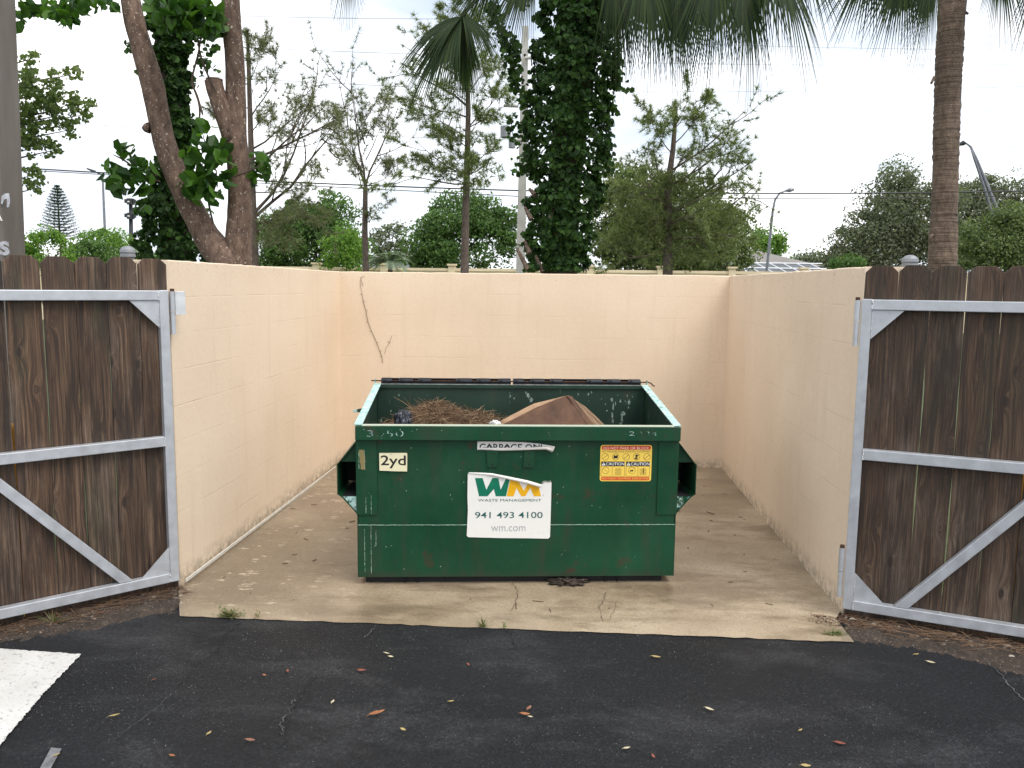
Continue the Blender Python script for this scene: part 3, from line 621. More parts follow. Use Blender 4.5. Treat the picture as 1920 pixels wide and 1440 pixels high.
# ================================================================ DUMPSTER
DX, DY, DR = 1.9207, -3.1649, .1106
dm = empty('dumpster', (DX, DY, 0), 'green open front-load dumpster with white phone number sticker on its front', 'dumpster', None, DR)
DD = .935; ZF, ZR = .917, 1.037; hw = .925; zb = .023
def topz(v): return ZF+(ZR-ZF)*v/DD
m = MB()   # shell: front, two sides, rear, floor, as thin plates
th = .004
m.box((-hw+.006, .006, .332), (hw-.006, .006+th, .84))         # upper front panel, a little back
m.prism([(0, zb), (0, .328), (.006, .336), (.014, .336), (.014, zb)], -hw, hw, 0)
body = m.build('front_panel', M['green'], dm)
m = MB()                                                 # weld line with chipped paint
r5 = random.Random(5)
P = [(-hw+.004+k*(2*hw-.008)/180, -.001, .3335+r5.uniform(-.0012, .0012)) for k in range(181)]
m.tube(P, [r5.uniform(.0010, .0030) for _ in P], 6); m.build('weld_seam', mk_sticker('chipped_seam', (.20, .32, .25), (.16, .09, .05)), dm)
for s_ in (-1, 1):
    m = MB(); pr = [(.0, zb), (DD, zb), (DD, ZR-.003), (.0, ZF-.003)]
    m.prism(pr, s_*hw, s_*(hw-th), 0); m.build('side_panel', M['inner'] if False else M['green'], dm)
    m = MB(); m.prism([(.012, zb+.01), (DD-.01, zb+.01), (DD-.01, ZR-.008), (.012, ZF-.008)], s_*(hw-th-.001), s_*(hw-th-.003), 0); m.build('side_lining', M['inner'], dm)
    # sloping top flange, worn to pale teal
    a, b = s_*(hw-.034), s_*(hw+.012); m = MB(); x0, x1 = sorted((a, b))
    m.prism([(-.002, ZF-.001), (DD+.004, ZR), (DD+.004, ZR+.006), (-.002, ZF+.005)], x0, x1, 0); m.build('side_flange', M['worn'], dm, bevel=.0015)
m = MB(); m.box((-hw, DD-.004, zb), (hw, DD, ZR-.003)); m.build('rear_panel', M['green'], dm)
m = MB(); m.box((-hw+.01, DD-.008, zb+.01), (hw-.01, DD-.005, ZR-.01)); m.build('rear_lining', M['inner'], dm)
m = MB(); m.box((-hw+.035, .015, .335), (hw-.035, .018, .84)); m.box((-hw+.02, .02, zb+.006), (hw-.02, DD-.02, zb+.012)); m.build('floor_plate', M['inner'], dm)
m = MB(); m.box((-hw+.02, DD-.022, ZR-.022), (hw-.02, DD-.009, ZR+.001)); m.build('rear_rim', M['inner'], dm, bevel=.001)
m = MB(); r9 = random.Random(12)
def drl(px, py):
    c, s = math.cos(DR), math.sin(DR); n_ = np.array([-s, c, 0]); P0 = np.array([DX, DY, 0])+n_*(DD-.009); d = ray(px, py); p = CAM+((P0-CAM)@n_)/(d@n_)*d; q = p-np.array([DX, DY, 0]); return (q[0]*c+q[1]*s, q[2])
for (a, b, w_, h_) in [(990, 742, 5, 8), (996, 750, 6, 8), (986, 736, 2, 4), (1147, 750, 4, 7), (1150, 762, 3, 9), (1154, 756, 2, 6), (1163, 752, 3, 6), (1180, 754, 4, 8), (1178, 764, 2, 4), (1168, 776, 6, 9), (1166, 786, 3, 9), (1164, 795, 4, 7), (1148, 778, 3, 7), (1149, 790, 3, 7), (1138, 770, 2, 3), (1135, 758, 2, 2), (1158, 741, 1.5, 2), (1104, 752, 1.5, 2), (964, 747, 1.5, 3), (748, 741, 2, 3), (733, 771, 2, 4), (1128, 748, 1.5, 2), (1186, 744, 1.5, 2), (1176, 742, 1.2, 4)]:
    n_ = 11; pts = []
    for k in range(n_): t_ = 6.283*k/n_; q = r9.uniform(.45, 1.15); pts.append(drl(a+w_*.75*q*math.cos(t_), b+h_*.75*q*math.sin(t_)))
    m.prism(pts[::-1] if False else pts, DD-.0100, DD-.0094, 1)
m.build('paint_scuff', plain('pale_scuffed_paint', (.20, .26, .23), .6, 0, .4, 60), dm)
# front rim channel
m = MB(); m.prism([(-.034, .836), (.020, .836), (.020, ZF-.004), (-.034, ZF)], -hw-.002, hw+.003, 0); m.build('front_rim', M['green'], dm, bevel=.003)
m = MB(); m.box((-hw+.035, -.031, ZF+.0005), (hw-.035, .018, ZF+.0035)); m.build('rim_edge', mk_sticker('worn_rim_edge', (.46, .52, .40), (.25, .16, .10)), dm)
# corner wrap plates (sleeve bands)
for s_ in (-1, 1):
    x0, x1 = sorted((s_*(hw+.004), s_*(hw-.115))); m = MB(); m.box((x0, -.002, .394), (x1, .0055, .834)); m.build('corner_plate', M['green'], dm, bevel=.001)
    # fork pocket: box sleeve running back along the side with tapering webs above and below
    o_ = s_*(hw+.004); e_ = s_*1.037
    m = MB(); q = .004
    def P2(pts, y0, y1, mi=0): m.prism(pts, y0, y1, 1, mi)
    P2([(e_, .515), (e_, .690), (e_-s_*q, .690), (e_-s_*q, .515)], .0, .80)
    P2([(e_, .515), (e_-s_*q, .515), (e_-s_*.026-s_*q, .499), (e_-s_*.026, .497)], .0, .80)
    P2([(e_, .690), (e_-s_*.012, .703), (o_, .822), (o_, .816), (e_-s_*.013, .697), (e_-s_*q, .690)], .0, .80)
    P2([(e_-s_*.026, .497), (o_, .402), (o_, .408), (e_-s_*.026-s_*q, .500)], .0, .80)
    pk = m.build('fork_pocket', M['green'], dm)
    m = MB(); P2([(o_, .499), (e_-s_*.028, .499), (o_, .406)], .012, .016); m.build('web_plate', M['halfworn'], pk)
    m = MB(); P2([(o_, .70), (e_-s_*.016, .70), (o_, .815)], .030, .034); m.build('web_plate', M['green'], pk)
    m = MB(); P2([(o_, .50), (e_-s_*.006, .50), (e_-s_*.006, .70), (o_, .70)], .05, .06) if False else m.prism([(o_+s_*.001, .505), (e_-s_*.005, .515), (e_-s_*.005, .69), (o_+s_*.001, .70)], .34, .35, 1)
    m.prism([(o_+s_*.001, .497), (e_-s_*.028, .499), (e_-s_*.028, .502), (o_+s_*.001, .502)], .018, .34, 1)
    m.prism([(o_+s_*.001, .699), (e_-s_*.018, .699), (e_-s_*.018, .696), (o_+s_*.001, .696)], .036, .34, 1)
    m.build('pocket_black_fill', M['black'], pk)  # black plates set partway back to blacken the inside of the open pocket
m = MB(); m.prism([(0, 0), (.05, .012), (.058, 0), (.054, -.012), (.0, -.014)], .30, .305, 1)
o = m.build('lug', M['halfworn'], dm); o.location = (-hw-.062, 0, .955)
# bracket pair under the rim
for u0 in (-.186, .026):
    m = MB(); w_ = .066; m.prism([(u0, .771), (u0+w_+.004, .771), (u0+w_-.004, .676), (u0+.006, .676)] if u0 < 0 else [(u0+.004, .771), (u0+w_, .771), (u0+w_-.002, .673), (u0+.0, .675)], -.004, .004, 1)
    b = m.build('bracket', M['green'], dm, bevel=.001)
    m = MB()
    for zz in (.756, .692): m.disc((u0+.036, -.0052, zz), .0055, 14)
    pieces(m, 'bolt_hole', M['black'], b)
# lid hinge: rod, plastic lids folded over the back
m = MB(); P = [(-hw-.035, DD+.012, ZR+.022), (hw+.02, DD+.012, ZR+.022), (hw+.035, DD+.004, ZR+.017), (hw+.048, DD-.006, ZR+.002), (hw+.058, DD-.012, ZR-.001)]
m.tube(P, .0045, 8); rod = m.build('hinge_rod', M['rusty'], dm, smooth=True)
for s_ in (-1, 1):
    m = MB(); m.prism([(DD-.005, ZR-.002), (DD+.028, ZR-.002), (DD+.022, ZR+.036), (DD+.003, ZR+.036)], s_*(hw+.004), s_*(hw+.010), 0); m.build('hinge_ear', M['halfworn'], dm)
for a, b in ((-.892, -.008), (.006, .889)):
    L = b-a; lid = MB()
    # hanging lid sheet behind the rear panel
    nseg = 10
    lid.prism([(DD+.030, ZR+.040), (DD+.040, ZR+.036), (DD+.085, .30), (DD+.075, .30)], a, b, 0)
    for k in range(nseg-1):
        xx = a+L*(k+1)/nseg; lid.prism([(DD+.040, ZR+.0), (DD+.055, ZR-.01), (DD+.098, .34), (DD+.082, .34)], xx-.012, xx+.012, 0)
    lo = lid.build('lid', M['plastic'], dm, bevel=.002)
    m = MB()
    for (c0, c1) in ((0, .085), (.135, .245), (.285, .385), (.575, .70), (.735, .84), (.90, 1)):
        x0, x1 = a+L*c0, a+L*c1; cyc = DD+.012; zc = ZR+.022
        m.prism([(cyc+.016*math.cos(t_), zc+.016*math.sin(t_)) for t_ in np.linspace(0, 2*math.pi, 13)[:-1]], x0, x1, 0)
        m.box((x0+.004, cyc-.006, zc+.012), (x1-.004, cyc+.022, zc+.020)); m.box((x0+.01, cyc-.018, zc-.003), (x0+.03, cyc-.012, zc+.012))
    m.prism([(DD+.022, ZR+.034), (DD+.034, ZR+.034), (DD+.034, ZR+.040), (DD+.018, ZR+.040)], a, b, 0)
    m.prism([(DD+.000, ZR+.002), (DD+.020, ZR+.002), (DD+.020, ZR+.010), (DD+.000, ZR+.010)], a, b, 0)
    m.build('lid_hinge', M['plastic'], lo, bevel=.001)
    m = MB(); m.box((a, DD-.012, ZR-.001), (b, DD-.004, ZR+.0045)); m.build('lid_strip', plain('steel_strip', (.35, .36, .34), .4, .4, .3, 30), lo)
# skids
for x in (-.62, .56):
    m = MB(); m.box((x-.038, .025, -.024), (x-.033, .80, zb-.001)); m.box((x+.033, .025, -.024), (x+.038, .80, zb-.001)); m.box((x-.033, .025, zb-.006), (x+.033, .80, zb-.001))
    m.build('skid', M['black'], dm)
m = MB(); m.box((-hw+.04, .040, -.0205), (hw-.065, .14, zb-.008)); m.build('under_shade_block', M['black'], dm)  # black box added to paint the shade in the gap under the body
# scrape on left corner plate
m = MB(); r6 = random.Random(6); Lp = []; Rp = []
for k in range(14):
    z = .775-k*.0088; Lp.append((-.912+.0009*k+r6.uniform(-.002, .002), z)); Rp.append((-.884+.0012*k*(1 if k < 9 else .5)+r6.uniform(-.003, .003), z))
m.prism(Lp+Rp[::-1], -.0030, -.0024, 1); m.build('paint_scrape', mk_sticker('ochre_scrape', (.24, .19, .08), (.50, .52, .33)), dm)
m = MB()
for x, z0, z1 in ((-.880, .77, .66), (-.912, .76, .665), (-.875, .50, .40), (-.845, .51, .40), (-.885, .31, .05), (-.848, .33, .045), (-.820, .30, .21)):
    zz = z0
    while zz > z1:
        d = r6.uniform(.008, .035); yy = -.0030 if zz > .395 else -.0006
        m.box((x+r6.uniform(-.001, .001), yy-.0006, max(zz-d, z1)), (x+r6.uniform(.0015, .0026), yy, zz)); zz -= d+r6.uniform(.001, .008)
m.build('scratch', mk_sticker('pale_scratch', (.30, .42, .32), (.1, .2, .14)), dm)
m = MB()
for k in range(34):
    x = r6.uniform(-.9, .9); z = r6.choice([r6.uniform(.05, .32), r6.uniform(.40, .82), r6.uniform(.845, .90), r6.uniform(.845, .90)]); rr = r6.uniform(.0012, .0028)
    y = -.0355 if z > .84 else (.0045 if z > .34 and abs(x) < .80 else (-.0030 if z > .34 else -.0010))
    m.disc((x, y, z), rr, 7)
m.build('paint_fleck', plain('pale_fleck', (.45, .55, .46), .5), dm)

# ---- lettering
dg = None
def text(s, x0, x1, z0, z1, y, mat, parent, name='lettering', bold=0., shear=0., ext=.0003):
    """flat lettering filling the rectangle x0..x1, z0..z1 on a plane facing -y of the parent"""
    cu = bpy.data.curves.new('t', 'FONT'); cu.body = s; cu.offset = bold; cu.shear = shear; cu.extrude = 0; cu.resolution_u = 3
    to = bpy.data.objects.new('t', cu); COL.objects.link(to)
    dgr = bpy.context.evaluated_depsgraph_get(); me = bpy.data.meshes.new_from_object(to.evaluated_get(dgr))
    bpy.data.objects.remove(to); me.name = name
    c = np.array([v.co[:] for v in me.vertices]); a, b = c.min(0), c.max(0)
    for v in me.vertices:
        v.co = ((v.co[0]-a[0])/(b[0]-a[0])*(x1-x0)+x0, y, (v.co[1]-a[1])/(b[1]-a[1])*(z1-z0)+z0)
    me.materials.clear(); me.materials.append(mat); o = bpy.data.objects.new(name, me); COL.objects.link(o); o.parent = parent; return o
def rrect(x0, x1, z0, z1, r, n=5):
    P = []
    for cx, cz, a0 in ((x1-r, z1-r, 0), (x0+r, z1-r, 90), (x0+r, z0+r, 180), (x1-r, z0+r, 270)):
        for k in range(n+1): a = R(a0+90*k/n); P.append((cx+r*math.cos(a), cz+r*math.sin(a)))
    return P
YF = .0048     # upper front panel plane (local y)
def poly(parent, name, pts, y, mat, thick=.0005):
    m = MB(); m.prism(pts, y-thick, y, 1); return m.build(name, mat, parent)
# big sticker
st = MB()
outline = [(-.296, .272), (-.288, .262), (-.10, .256), (.05, .2545), (.178, .2515), (.188, .262), (.190, .40), (.191, .588), (.176, .586), (.160, .590), (.150, .583), (.130, .576), (-.02, .606), (-.15, .640), (-.20, .643), (-.282, .646), (-.292, .636), (-.293, .50), (-.290, .42)]
outline = outline[::-1]
wm = poly(dm, 'sticker', outline, -.004, M['white']); tag(wm, 'large torn white sticker with two-letter emblem and phone number', None)
yS = -.0049
def PX(x, z): return (x, z)
gx0, gx1, gz0, gz1 = -.250, .131, .505, .612
def gpt(u, v): return (gx0+u*(gx1-gx0), gz0+v*(gz1-gz0))
Wp = [(0, 1), (.125, 1), (.205, .42), (.285, 1), (.345, 1), (.400, .42), (.455, .95), (.52, .95), (.465, 0), (.315, 0), (.262, .42), (.195, .0), (.06, 0)]
Wp = [(0, 1), (.115, 1), (.172, .36), (.262, 1), (.352, 1), (.388, .36), (.470, 1), (.528, 1), (.470, 0), (.315, 0), (.285, .40), (.190, 0), (.062, 0)]
def tri_poly(name, pts, mat, y=yS): return poly(wm, name, [gpt(*p) for p in pts][::-1], y, mat)
tri_poly('emblem', Wp, M['teal'])
Mp = [(.540, .96), (.655, .90), (.735, .34), (.800, .83), (.965, .70), (1.0, 0), (.885, 0), (.830, .46), (.775, 0), (.705, 0), (.640, .40), (.590, 0), (.478, 0)]
Mp = [(.536, .97), (.640, .91), (.742, .30), (.815, .83), (.955, .72), (1.0, 0), (.893, 0), (.838, .46), (.760, 0), (.700, 0), (.628, .46), (.585, 0), (.480, 0)]
tri_poly('emblem', Mp, M['gold'])
text('WASTE MANAGEMENT', -.232, .134, .474, .489, yS-.0006, M['darkteal'], wm, bold=.0)
text('941 493 4100', -.249, .143, .375, .412, yS-.0006, M['darkteal'], wm, bold=.004)
text('wm.com', -.155, .044, .297, .327, yS-.0006, M['greyink'], wm, bold=-.006)
text('®', .139, .149, .505, .515, yS-.0006, M['greyink'], wm)
# curled peel along the torn top
m = MB(); P = [(-.15, -.010, .634), (-.05, -.014, .613), (.05, -.017, .592), (.128, -.022, .569)]
m.tube([(-.29, -.006, .641), (-.20, -.007, .637)]+P, [.002, .004, .007, .009, .010, .011], 8); m.build('peel', M['white'], wm, smooth=True)
m = MB(); r7 = random.Random(9)
for k in range(9): x = .135+k*.006; m.add([(x, -.006, .586), (x+.006, -.007, .585), (x+r7.uniform(.0, .006), -.012-r7.uniform(0, .008), .592+r7.uniform(.002, .014))], [(0, 1, 2)])
m.build('torn_edge', M['white'], wm)
# size label
s2 = poly(dm, 'sticker', [(-.795, .655), (-.70, .651), (-.638, .650), (-.637, .755), (-.642, .758), (-.796, .757)][::1], -.004+.0, M['cream']); tag(s2, 'small cream sticker reading 2yd on the left', None)
text('2yd', -.788, -.645, .668, .744, -.0052, M['ink'], s2, bold=.012)
text('W', -.734, -.722, .7475, .7525, -.0052, M['ink'], s2)
# remnant strip
s3 = poly(dm, 'sticker', [(-.238, .775), (-.10, .771), (0, .774), (.10, .779), (.150, .784), (.192, .768), (.207, .797), (.188, .800), (.12, .812), (.02, .821), (-.12, .824), (-.238, .824)], .003, M['white']); tag(s3, 'torn curling white strip with the cut-off words GARBAGE ONLY', None)
tx = text('GARBAGE ONL', -.226, .150, .770, .812, .0018, M['ink'], s3, bold=.015)
for v in tx.data.vertices:   # letters are torn off at half height and the strip curls up to the right
    t_ = (v.co[0]+.226)/.376
    zc = .788+.010*t_**2; v.co[2] = max(v.co[2], zc)
    v.co[2] += -.003*t_
m = MB(); m.tube([(-.232, .0, .779), (-.10, -.003, .7765), (.0, -.004, .780), (.10, -.008, .786), (.155, -.014, .790), (.196, -.022, .776)], [.003, .005, .006, .008, .010, .006], 8); m.build('peel', M['grime'], s3, smooth=True)
m = MB(); m.prism([(.145, .786), (.190, .766), (.207, .797), (.170, .806)], -.018, -.0175, 1); m.build('peel', M['grime'], s3)
# caution sticker
x0, x1, z0, z1 = .472, .772, .592, .806
cs = poly(dm, 'sticker', rrect(x0, x1, z0, z1, .014), .0038, M['yellow']); tag(cs, 'yellow and red caution sticker near the right end', None)
def cx(u): return x0+u*(x1-x0)
def cz(v): return z1-v*(z1-z0)
y1_ = .0030; y2_ = .0022; y3_ = .0014
poly(cs, 'banner', rrect(cx(.025), cx(.975), cz(.135), cz(.022), .010), y1_, M['red'])
text('DO NOT PARK OR BLOCK', cx(.06), cx(.94), cz(.122), cz(.048), y2_-.0002, M['paleink'], cs, bold=.0)
text('NO HAZARDOUS WASTES ACCEPTED', cx(.03), cx(.97), cz(.205), cz(.155), y1_-.0002, M['inkred'], cs, bold=.0)
m = MB()
for k in range(5):
    c = (cx(.095+k*.2025), y1_-.0002, cz(.325)); m.ring(c, .0205, .0022)
    a = R(40 if k != 1 else 38); dx, dz = .019*math.cos(a), .019*math.sin(a); e = .0009
    m.add([(c[0]-dx+e, c[1]-.0002, c[2]-dz-e), (c[0]+dx+e, c[1]-.0002, c[2]+dz-e), (c[0]+dx-e, c[1]-.0002, c[2]+dz+e), (c[0]-dx-e, c[1]-.0002, c[2]-dz+e)], [(0, 1, 2, 3)])
for k, zz in ((0, 0), (1, 0)):
    c = (cx(.11+k*.51), y1_-.0002, cz(.70)); m.ring(c, .0205, .0018)
    e = .0008; s_ = -1 if k == 0 else 1; m.add([(c[0]-.014, c[1]-.0002, c[2]-s_*.013-e), (c[0]+.014, c[1]-.0002, c[2]+s_*.013-e), (c[0]+.014, c[1]-.0002, c[2]+s_*.013+e), (c[0]-.014, c[1]-.0002, c[2]-s_*.013+e)], [(0, 1, 2, 3)])
for (u0, u1) in ((.0, .0022),):
    for u in (.02, .235, .475, .505, .735, .965): m.box((cx(u), y1_-.0004, cz(.862)), (cx(u)+.0014, y1_-.0001, cz(.58)))
for (u0, u1) in ((.02, .478), (.505, .968)): m.box((cx(u0), y1_-.0004, cz(.865)), (cx(u1), y1_-.0001, cz(.858)))
pieces(m, 'pictogram', M['inkred'], cs)
m = MB()   # drum and battery silhouettes inside two of the rings
c = (cx(.2975), cz(.325)); m.box((c[0]-.012, y2_, c[1]-.009), (c[0]+.012, y2_+.0003, c[1]+.006)); m.box((c[0]-.010, y2_, c[1]+.007), (c[0]-.003, y2_+.0003, c[1]+.010)); m.box((c[0]+.003, y2_, c[1]+.007), (c[0]+.010, y2_+.0003, c[1]+.010))
c = (cx(.7025), cz(.325)); m.box((c[0]-.007, y2_, c[1]-.014), (c[0]+.006, y2_+.0003, c[1]-.003)); m.box((c[0]-.006, y2_, c[1]+.000), (c[0]+.007, y2_+.0003, c[1]+.013))
c = (cx(.62), cz(.71)); m.box((c[0]-.010, y2_, c[1]-.003), (c[0]+.008, y2_+.0003, c[1]+.004)); c = (cx(.845), cz(.70)); m.box((c[0]-.002, y2_, c[1]-.018), (c[0]+.0015, y2_+.0003, c[1]+.014))
pieces(m, 'pictogram', M['ink'], cs)
for u0, u1 in ((.02, .478), (.505, .968)):
    poly(cs, 'banner', [(cx(u0), cz(.585)), (cx(u1), cz(.585)), (cx(u1), cz(.455)), (cx(u0), cz(.455))], y1_, M['ink'])
    text('CAUTION', cx(u0+.09), cx(u1-.008), cz(.562), cz(.478), y2_-.0002, M['white'], cs, bold=.006)
    a = cx(u0+.008); b = cx(u0+.085); m = MB(); m.prism([(a, cz(.565)), (b, cz(.565)), ((a+b)/2, cz(.470))], y2_-.0006, y2_-.0002, 1); tr = m.build('warning_triangle', M['white'], cs)
    m = MB(); mid = (a+b)/2; m.prism([(mid-.0012, cz(.542)), (mid+.0012, cz(.542)), (mid+.0016, cz(.500)), (mid-.0016, cz(.500))], y2_-.0011, y2_-.0008, 1); m.build('exclamation_mark', M['ink'], cs)
    m = MB(); r8 = random.Random(4)
    for k in range(8):
        zz = cz(.655+k*.024); ww = .018+r8.uniform(-.004, .004); c0 = cx(u0+.335); x = c0-ww
        while x < c0+ww-.002: l_ = r8.uniform(.002, .006); m.box((x, y1_-.0004, zz), (min(x+l_, c0+ww), y1_-.0001, zz+.0016)); x += l_+.0012
    m.build('fine_print', M['inkred'], cs)
poly(cs, 'banner', rrect(cx(.025), cx(.965), cz(.972), cz(.882), .008), y1_, M['red'])
text('NO PUBLIC DUMPING $500.00 FINE', cx(.045), cx(.945), cz(.958), cz(.900), y2_-.0002, M['yellow'], cs, bold=.0)
# raised weld numbers on the rim, painted over
text('3350', -.86, -.655, .858, .893, -.0362, M['halfworn'], dm, bold=-.02, name='weld_number'); text('-2094', .600, .790, .868, .892, -.0362, M['halfworn'], dm, bold=-.02, name='weld_number')

# ================================================================ RUBBISH IN THE DUMPSTER
def dl(u, v, z):
    c, s = math.cos(DR), math.sin(DR); return np.array([DX+u*c-v*s, DY+u*s+v*c, z])
def dpix(px, py, v):
    """world point seen at a pixel, on the upright plane v metres behind the dumpster's front"""
    c, s = math.cos(DR), math.sin(DR); n_ = np.array([-s, c, 0]); P0 = dl(0, v, 0); d = ray(px, py); return CAM+((P0-CAM)@n_)/(d@n_)*d
# cardboard: darker brown face towards us, lighter flaps folded away
def sheet(name, quads, mat, parent=None, thick=.006, bulge=.0):
    m = MB(); n = 8
    for (A, B, C_, D) in quads:
        A, B, C_, D = map(np.array, (A, B, C_, D)); nn = np.cross(B-A, D-A); nn /= np.linalg.norm(nn); V = []
        for o_ in (0, thick):
            for j in range(n+1):
                for i in range(n+1):
                    s, t_ = i/n, j/n; p = (A*(1-s)+B*s)*(1-t_)+(D*(1-s)+C_*s)*t_; V.append(p+nn*(o_+bulge*math.sin(math.pi*s)*math.sin(math.pi*t_)+.0015*math.sin(i*2.3+j)))
        k = (n+1)**2; F = []
        for j in range(n):
            for i in range(n):
                a = j*(n+1)+i; F += [(a, a+1, a+n+2, a+n+1), (k+a, k+a+n+1, k+a+n+2, k+a+1)]
        ed = [i for i in range(n+1)]+[(j*(n+1)+n) for j in range(1, n+1)]+[n*(n+1)+i for i in range(n-1, -1, -1)]+[j*(n+1) for j in range(n-1, 0, -1)]
        F += [(ed[i], ed[(i+1) % len(ed)], k+ed[(i+1) % len(ed)], k+ed[i]) for i in range(len(ed))]
        m.add(V, F)
    return m.build(name, mat, parent, smooth=False)
cbx = empty('cardboard_box', dl(.25, .5, .80), 'bent brown cardboard box flattened inside the dumpster, its corner sticking up', 'cardboard')
def loc(p): return tuple(np.array(p)-np.array(cbx.location))
a = dpix(905, 815, .42); b = dpix(1062, 742, .52); c = dpix(1110, 815, .40); mid = dpix(1020, 830, .36)
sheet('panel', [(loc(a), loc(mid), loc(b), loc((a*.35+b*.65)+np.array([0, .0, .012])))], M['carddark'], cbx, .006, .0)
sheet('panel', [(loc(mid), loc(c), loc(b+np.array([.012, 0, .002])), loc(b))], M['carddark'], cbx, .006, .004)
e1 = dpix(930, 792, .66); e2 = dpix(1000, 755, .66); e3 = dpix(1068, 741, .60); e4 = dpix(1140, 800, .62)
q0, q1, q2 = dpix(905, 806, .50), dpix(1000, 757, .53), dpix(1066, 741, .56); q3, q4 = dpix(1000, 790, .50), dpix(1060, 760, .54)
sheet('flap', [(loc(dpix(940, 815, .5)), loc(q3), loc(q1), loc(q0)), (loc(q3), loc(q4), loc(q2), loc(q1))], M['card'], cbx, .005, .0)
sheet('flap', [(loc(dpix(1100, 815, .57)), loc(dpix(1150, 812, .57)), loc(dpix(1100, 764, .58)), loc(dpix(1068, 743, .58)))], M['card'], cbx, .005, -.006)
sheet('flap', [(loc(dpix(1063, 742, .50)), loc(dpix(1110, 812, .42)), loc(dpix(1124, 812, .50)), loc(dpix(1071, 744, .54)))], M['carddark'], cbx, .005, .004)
# heap of pine straw
def heap_h(u):
    return max(0, .805+.155*math.exp(-((u+.52)/.17)**2)+.085*math.exp(-((u+.22)/.15)**2)+.03*math.exp(-((u+.75)/.1)**2)-.03*(u > -.02))
m = MB(); V = []; n = 26
for j in range(n+1):
    for i in range(n+1):
        u = -.86+.92*i/n; v = .10+.75*j/n; h = heap_h(u)*(1-.20*abs(j/n-.5)**2)-.10*((j/n-.5)*2)**4+rnd.uniform(-.012, .012)-.02; V.append(dl(u, v, h))
m.add(V, [(j*(n+1)+i, j*(n+1)+i+1, (j+1)*(n+1)+i+1, (j+1)*(n+1)+i) for j in range(n) for i in range(n)])
for q in range(2600):
    u = rnd.gauss(-.42, .22); v = rnd.uniform(.15, .72)
    if not -.84 < u < .03: continue
    h = heap_h(u)-.10*(((v-.10)/.75-.5)*2)**4-.01+rnd.uniform(-.02, .012); a_ = rnd.uniform(0, 6.28); el = rnd.gauss(0, .28); L = rnd.uniform(.05, .19)
    d = np.array([math.cos(a_)*math.cos(el), math.sin(a_)*math.cos(el), math.sin(el)]); p = dl(u, v, h); bow = np.array([0, 0, rnd.uniform(-.01, .02)])
    m.tube([p-d*L/2, p+bow, p+d*L/2], [.0010, .0016, .0007], 3, cap=False)
for px, py, qx, qy in ((775, 768, 738, 744), (772, 765, 757, 745), (768, 758, 769, 733), (850, 765, 843, 755), (870, 770, 868, 755), (880, 778, 875, 763), (862, 770, 842, 754), (915, 790, 930, 766), (905, 785, 905, 765), (745, 775, 735, 782), (760, 768, 740, 760), (880, 775, 870, 758), (935, 790, 948, 776), (900, 780, 895, 770)):
    A, B = dpix(px, py, .4), dpix(qx, qy, .36); m.tube([A, (A+B)/2+np.array([0, 0, .006]), B], [.0018, .0014, .0007], 4, cap=False)
stuff(m.build('pine_straw', M['straw']), 'heap of dry brown pine needles and twigs in the left half of the dumpster', 'pine straw')
def lump(name, c, rad, mat, seed, label, cat, amp=.25, fr=9, n=22, flat=1.0):
    r = random.Random(seed); V = []; F = []; ph = [r.uniform(0, 6) for _ in range(6)]
    for j in range(n+1):
        for i in range(2*n):
            th_, a_ = math.pi*j/n, math.pi*i/n; d = np.array([math.sin(th_)*math.cos(a_), math.sin(th_)*math.sin(a_), math.cos(th_)*flat])
            k = 1+amp*(math.sin(fr*d[0]+ph[0])*math.sin(fr*d[1]+ph[1])+.5*math.sin(2.3*fr*d[2]+ph[2])*math.sin(1.9*fr*d[0]+ph[3])+.5*abs(math.sin(3*fr*d[1]*.7+2*fr*d[0]+ph[4]))-.4)
            V.append(tuple(d*np.array(rad)*k))
    F = [(j*2*n+i, j*2*n+(i+1) % (2*n), (j+1)*2*n+(i+1) % (2*n), (j+1)*2*n+i) for j in range(n) for i in range(2*n)]
    m = MB(); m.add(V, F); o = m.build(name, mat, smooth=True); o.location = c; return tag(o, label, cat)
lump('rubbish_bag', tuple(dpix(757, 792, .25)), (.055, .06, .07), M['bag'], 2, 'crumpled dark plastic bag under the pine straw in the dumpster', 'bag', .22)
lump('paper_scrap', tuple(dpix(929, 796, .28)), (.030, .02, .022), M['paper'], 5, 'crumpled white paper scrap between the straw and the cardboard', 'paper', .45, 6)
lump('crushed_leaves', tuple(gnd(1062, 1090, -.01)), (.085, .05, .018), M['dirt'], 8, 'crumpled brown clump of dead leaves under the front of the dumpster', 'leaf clump', .6, 7)

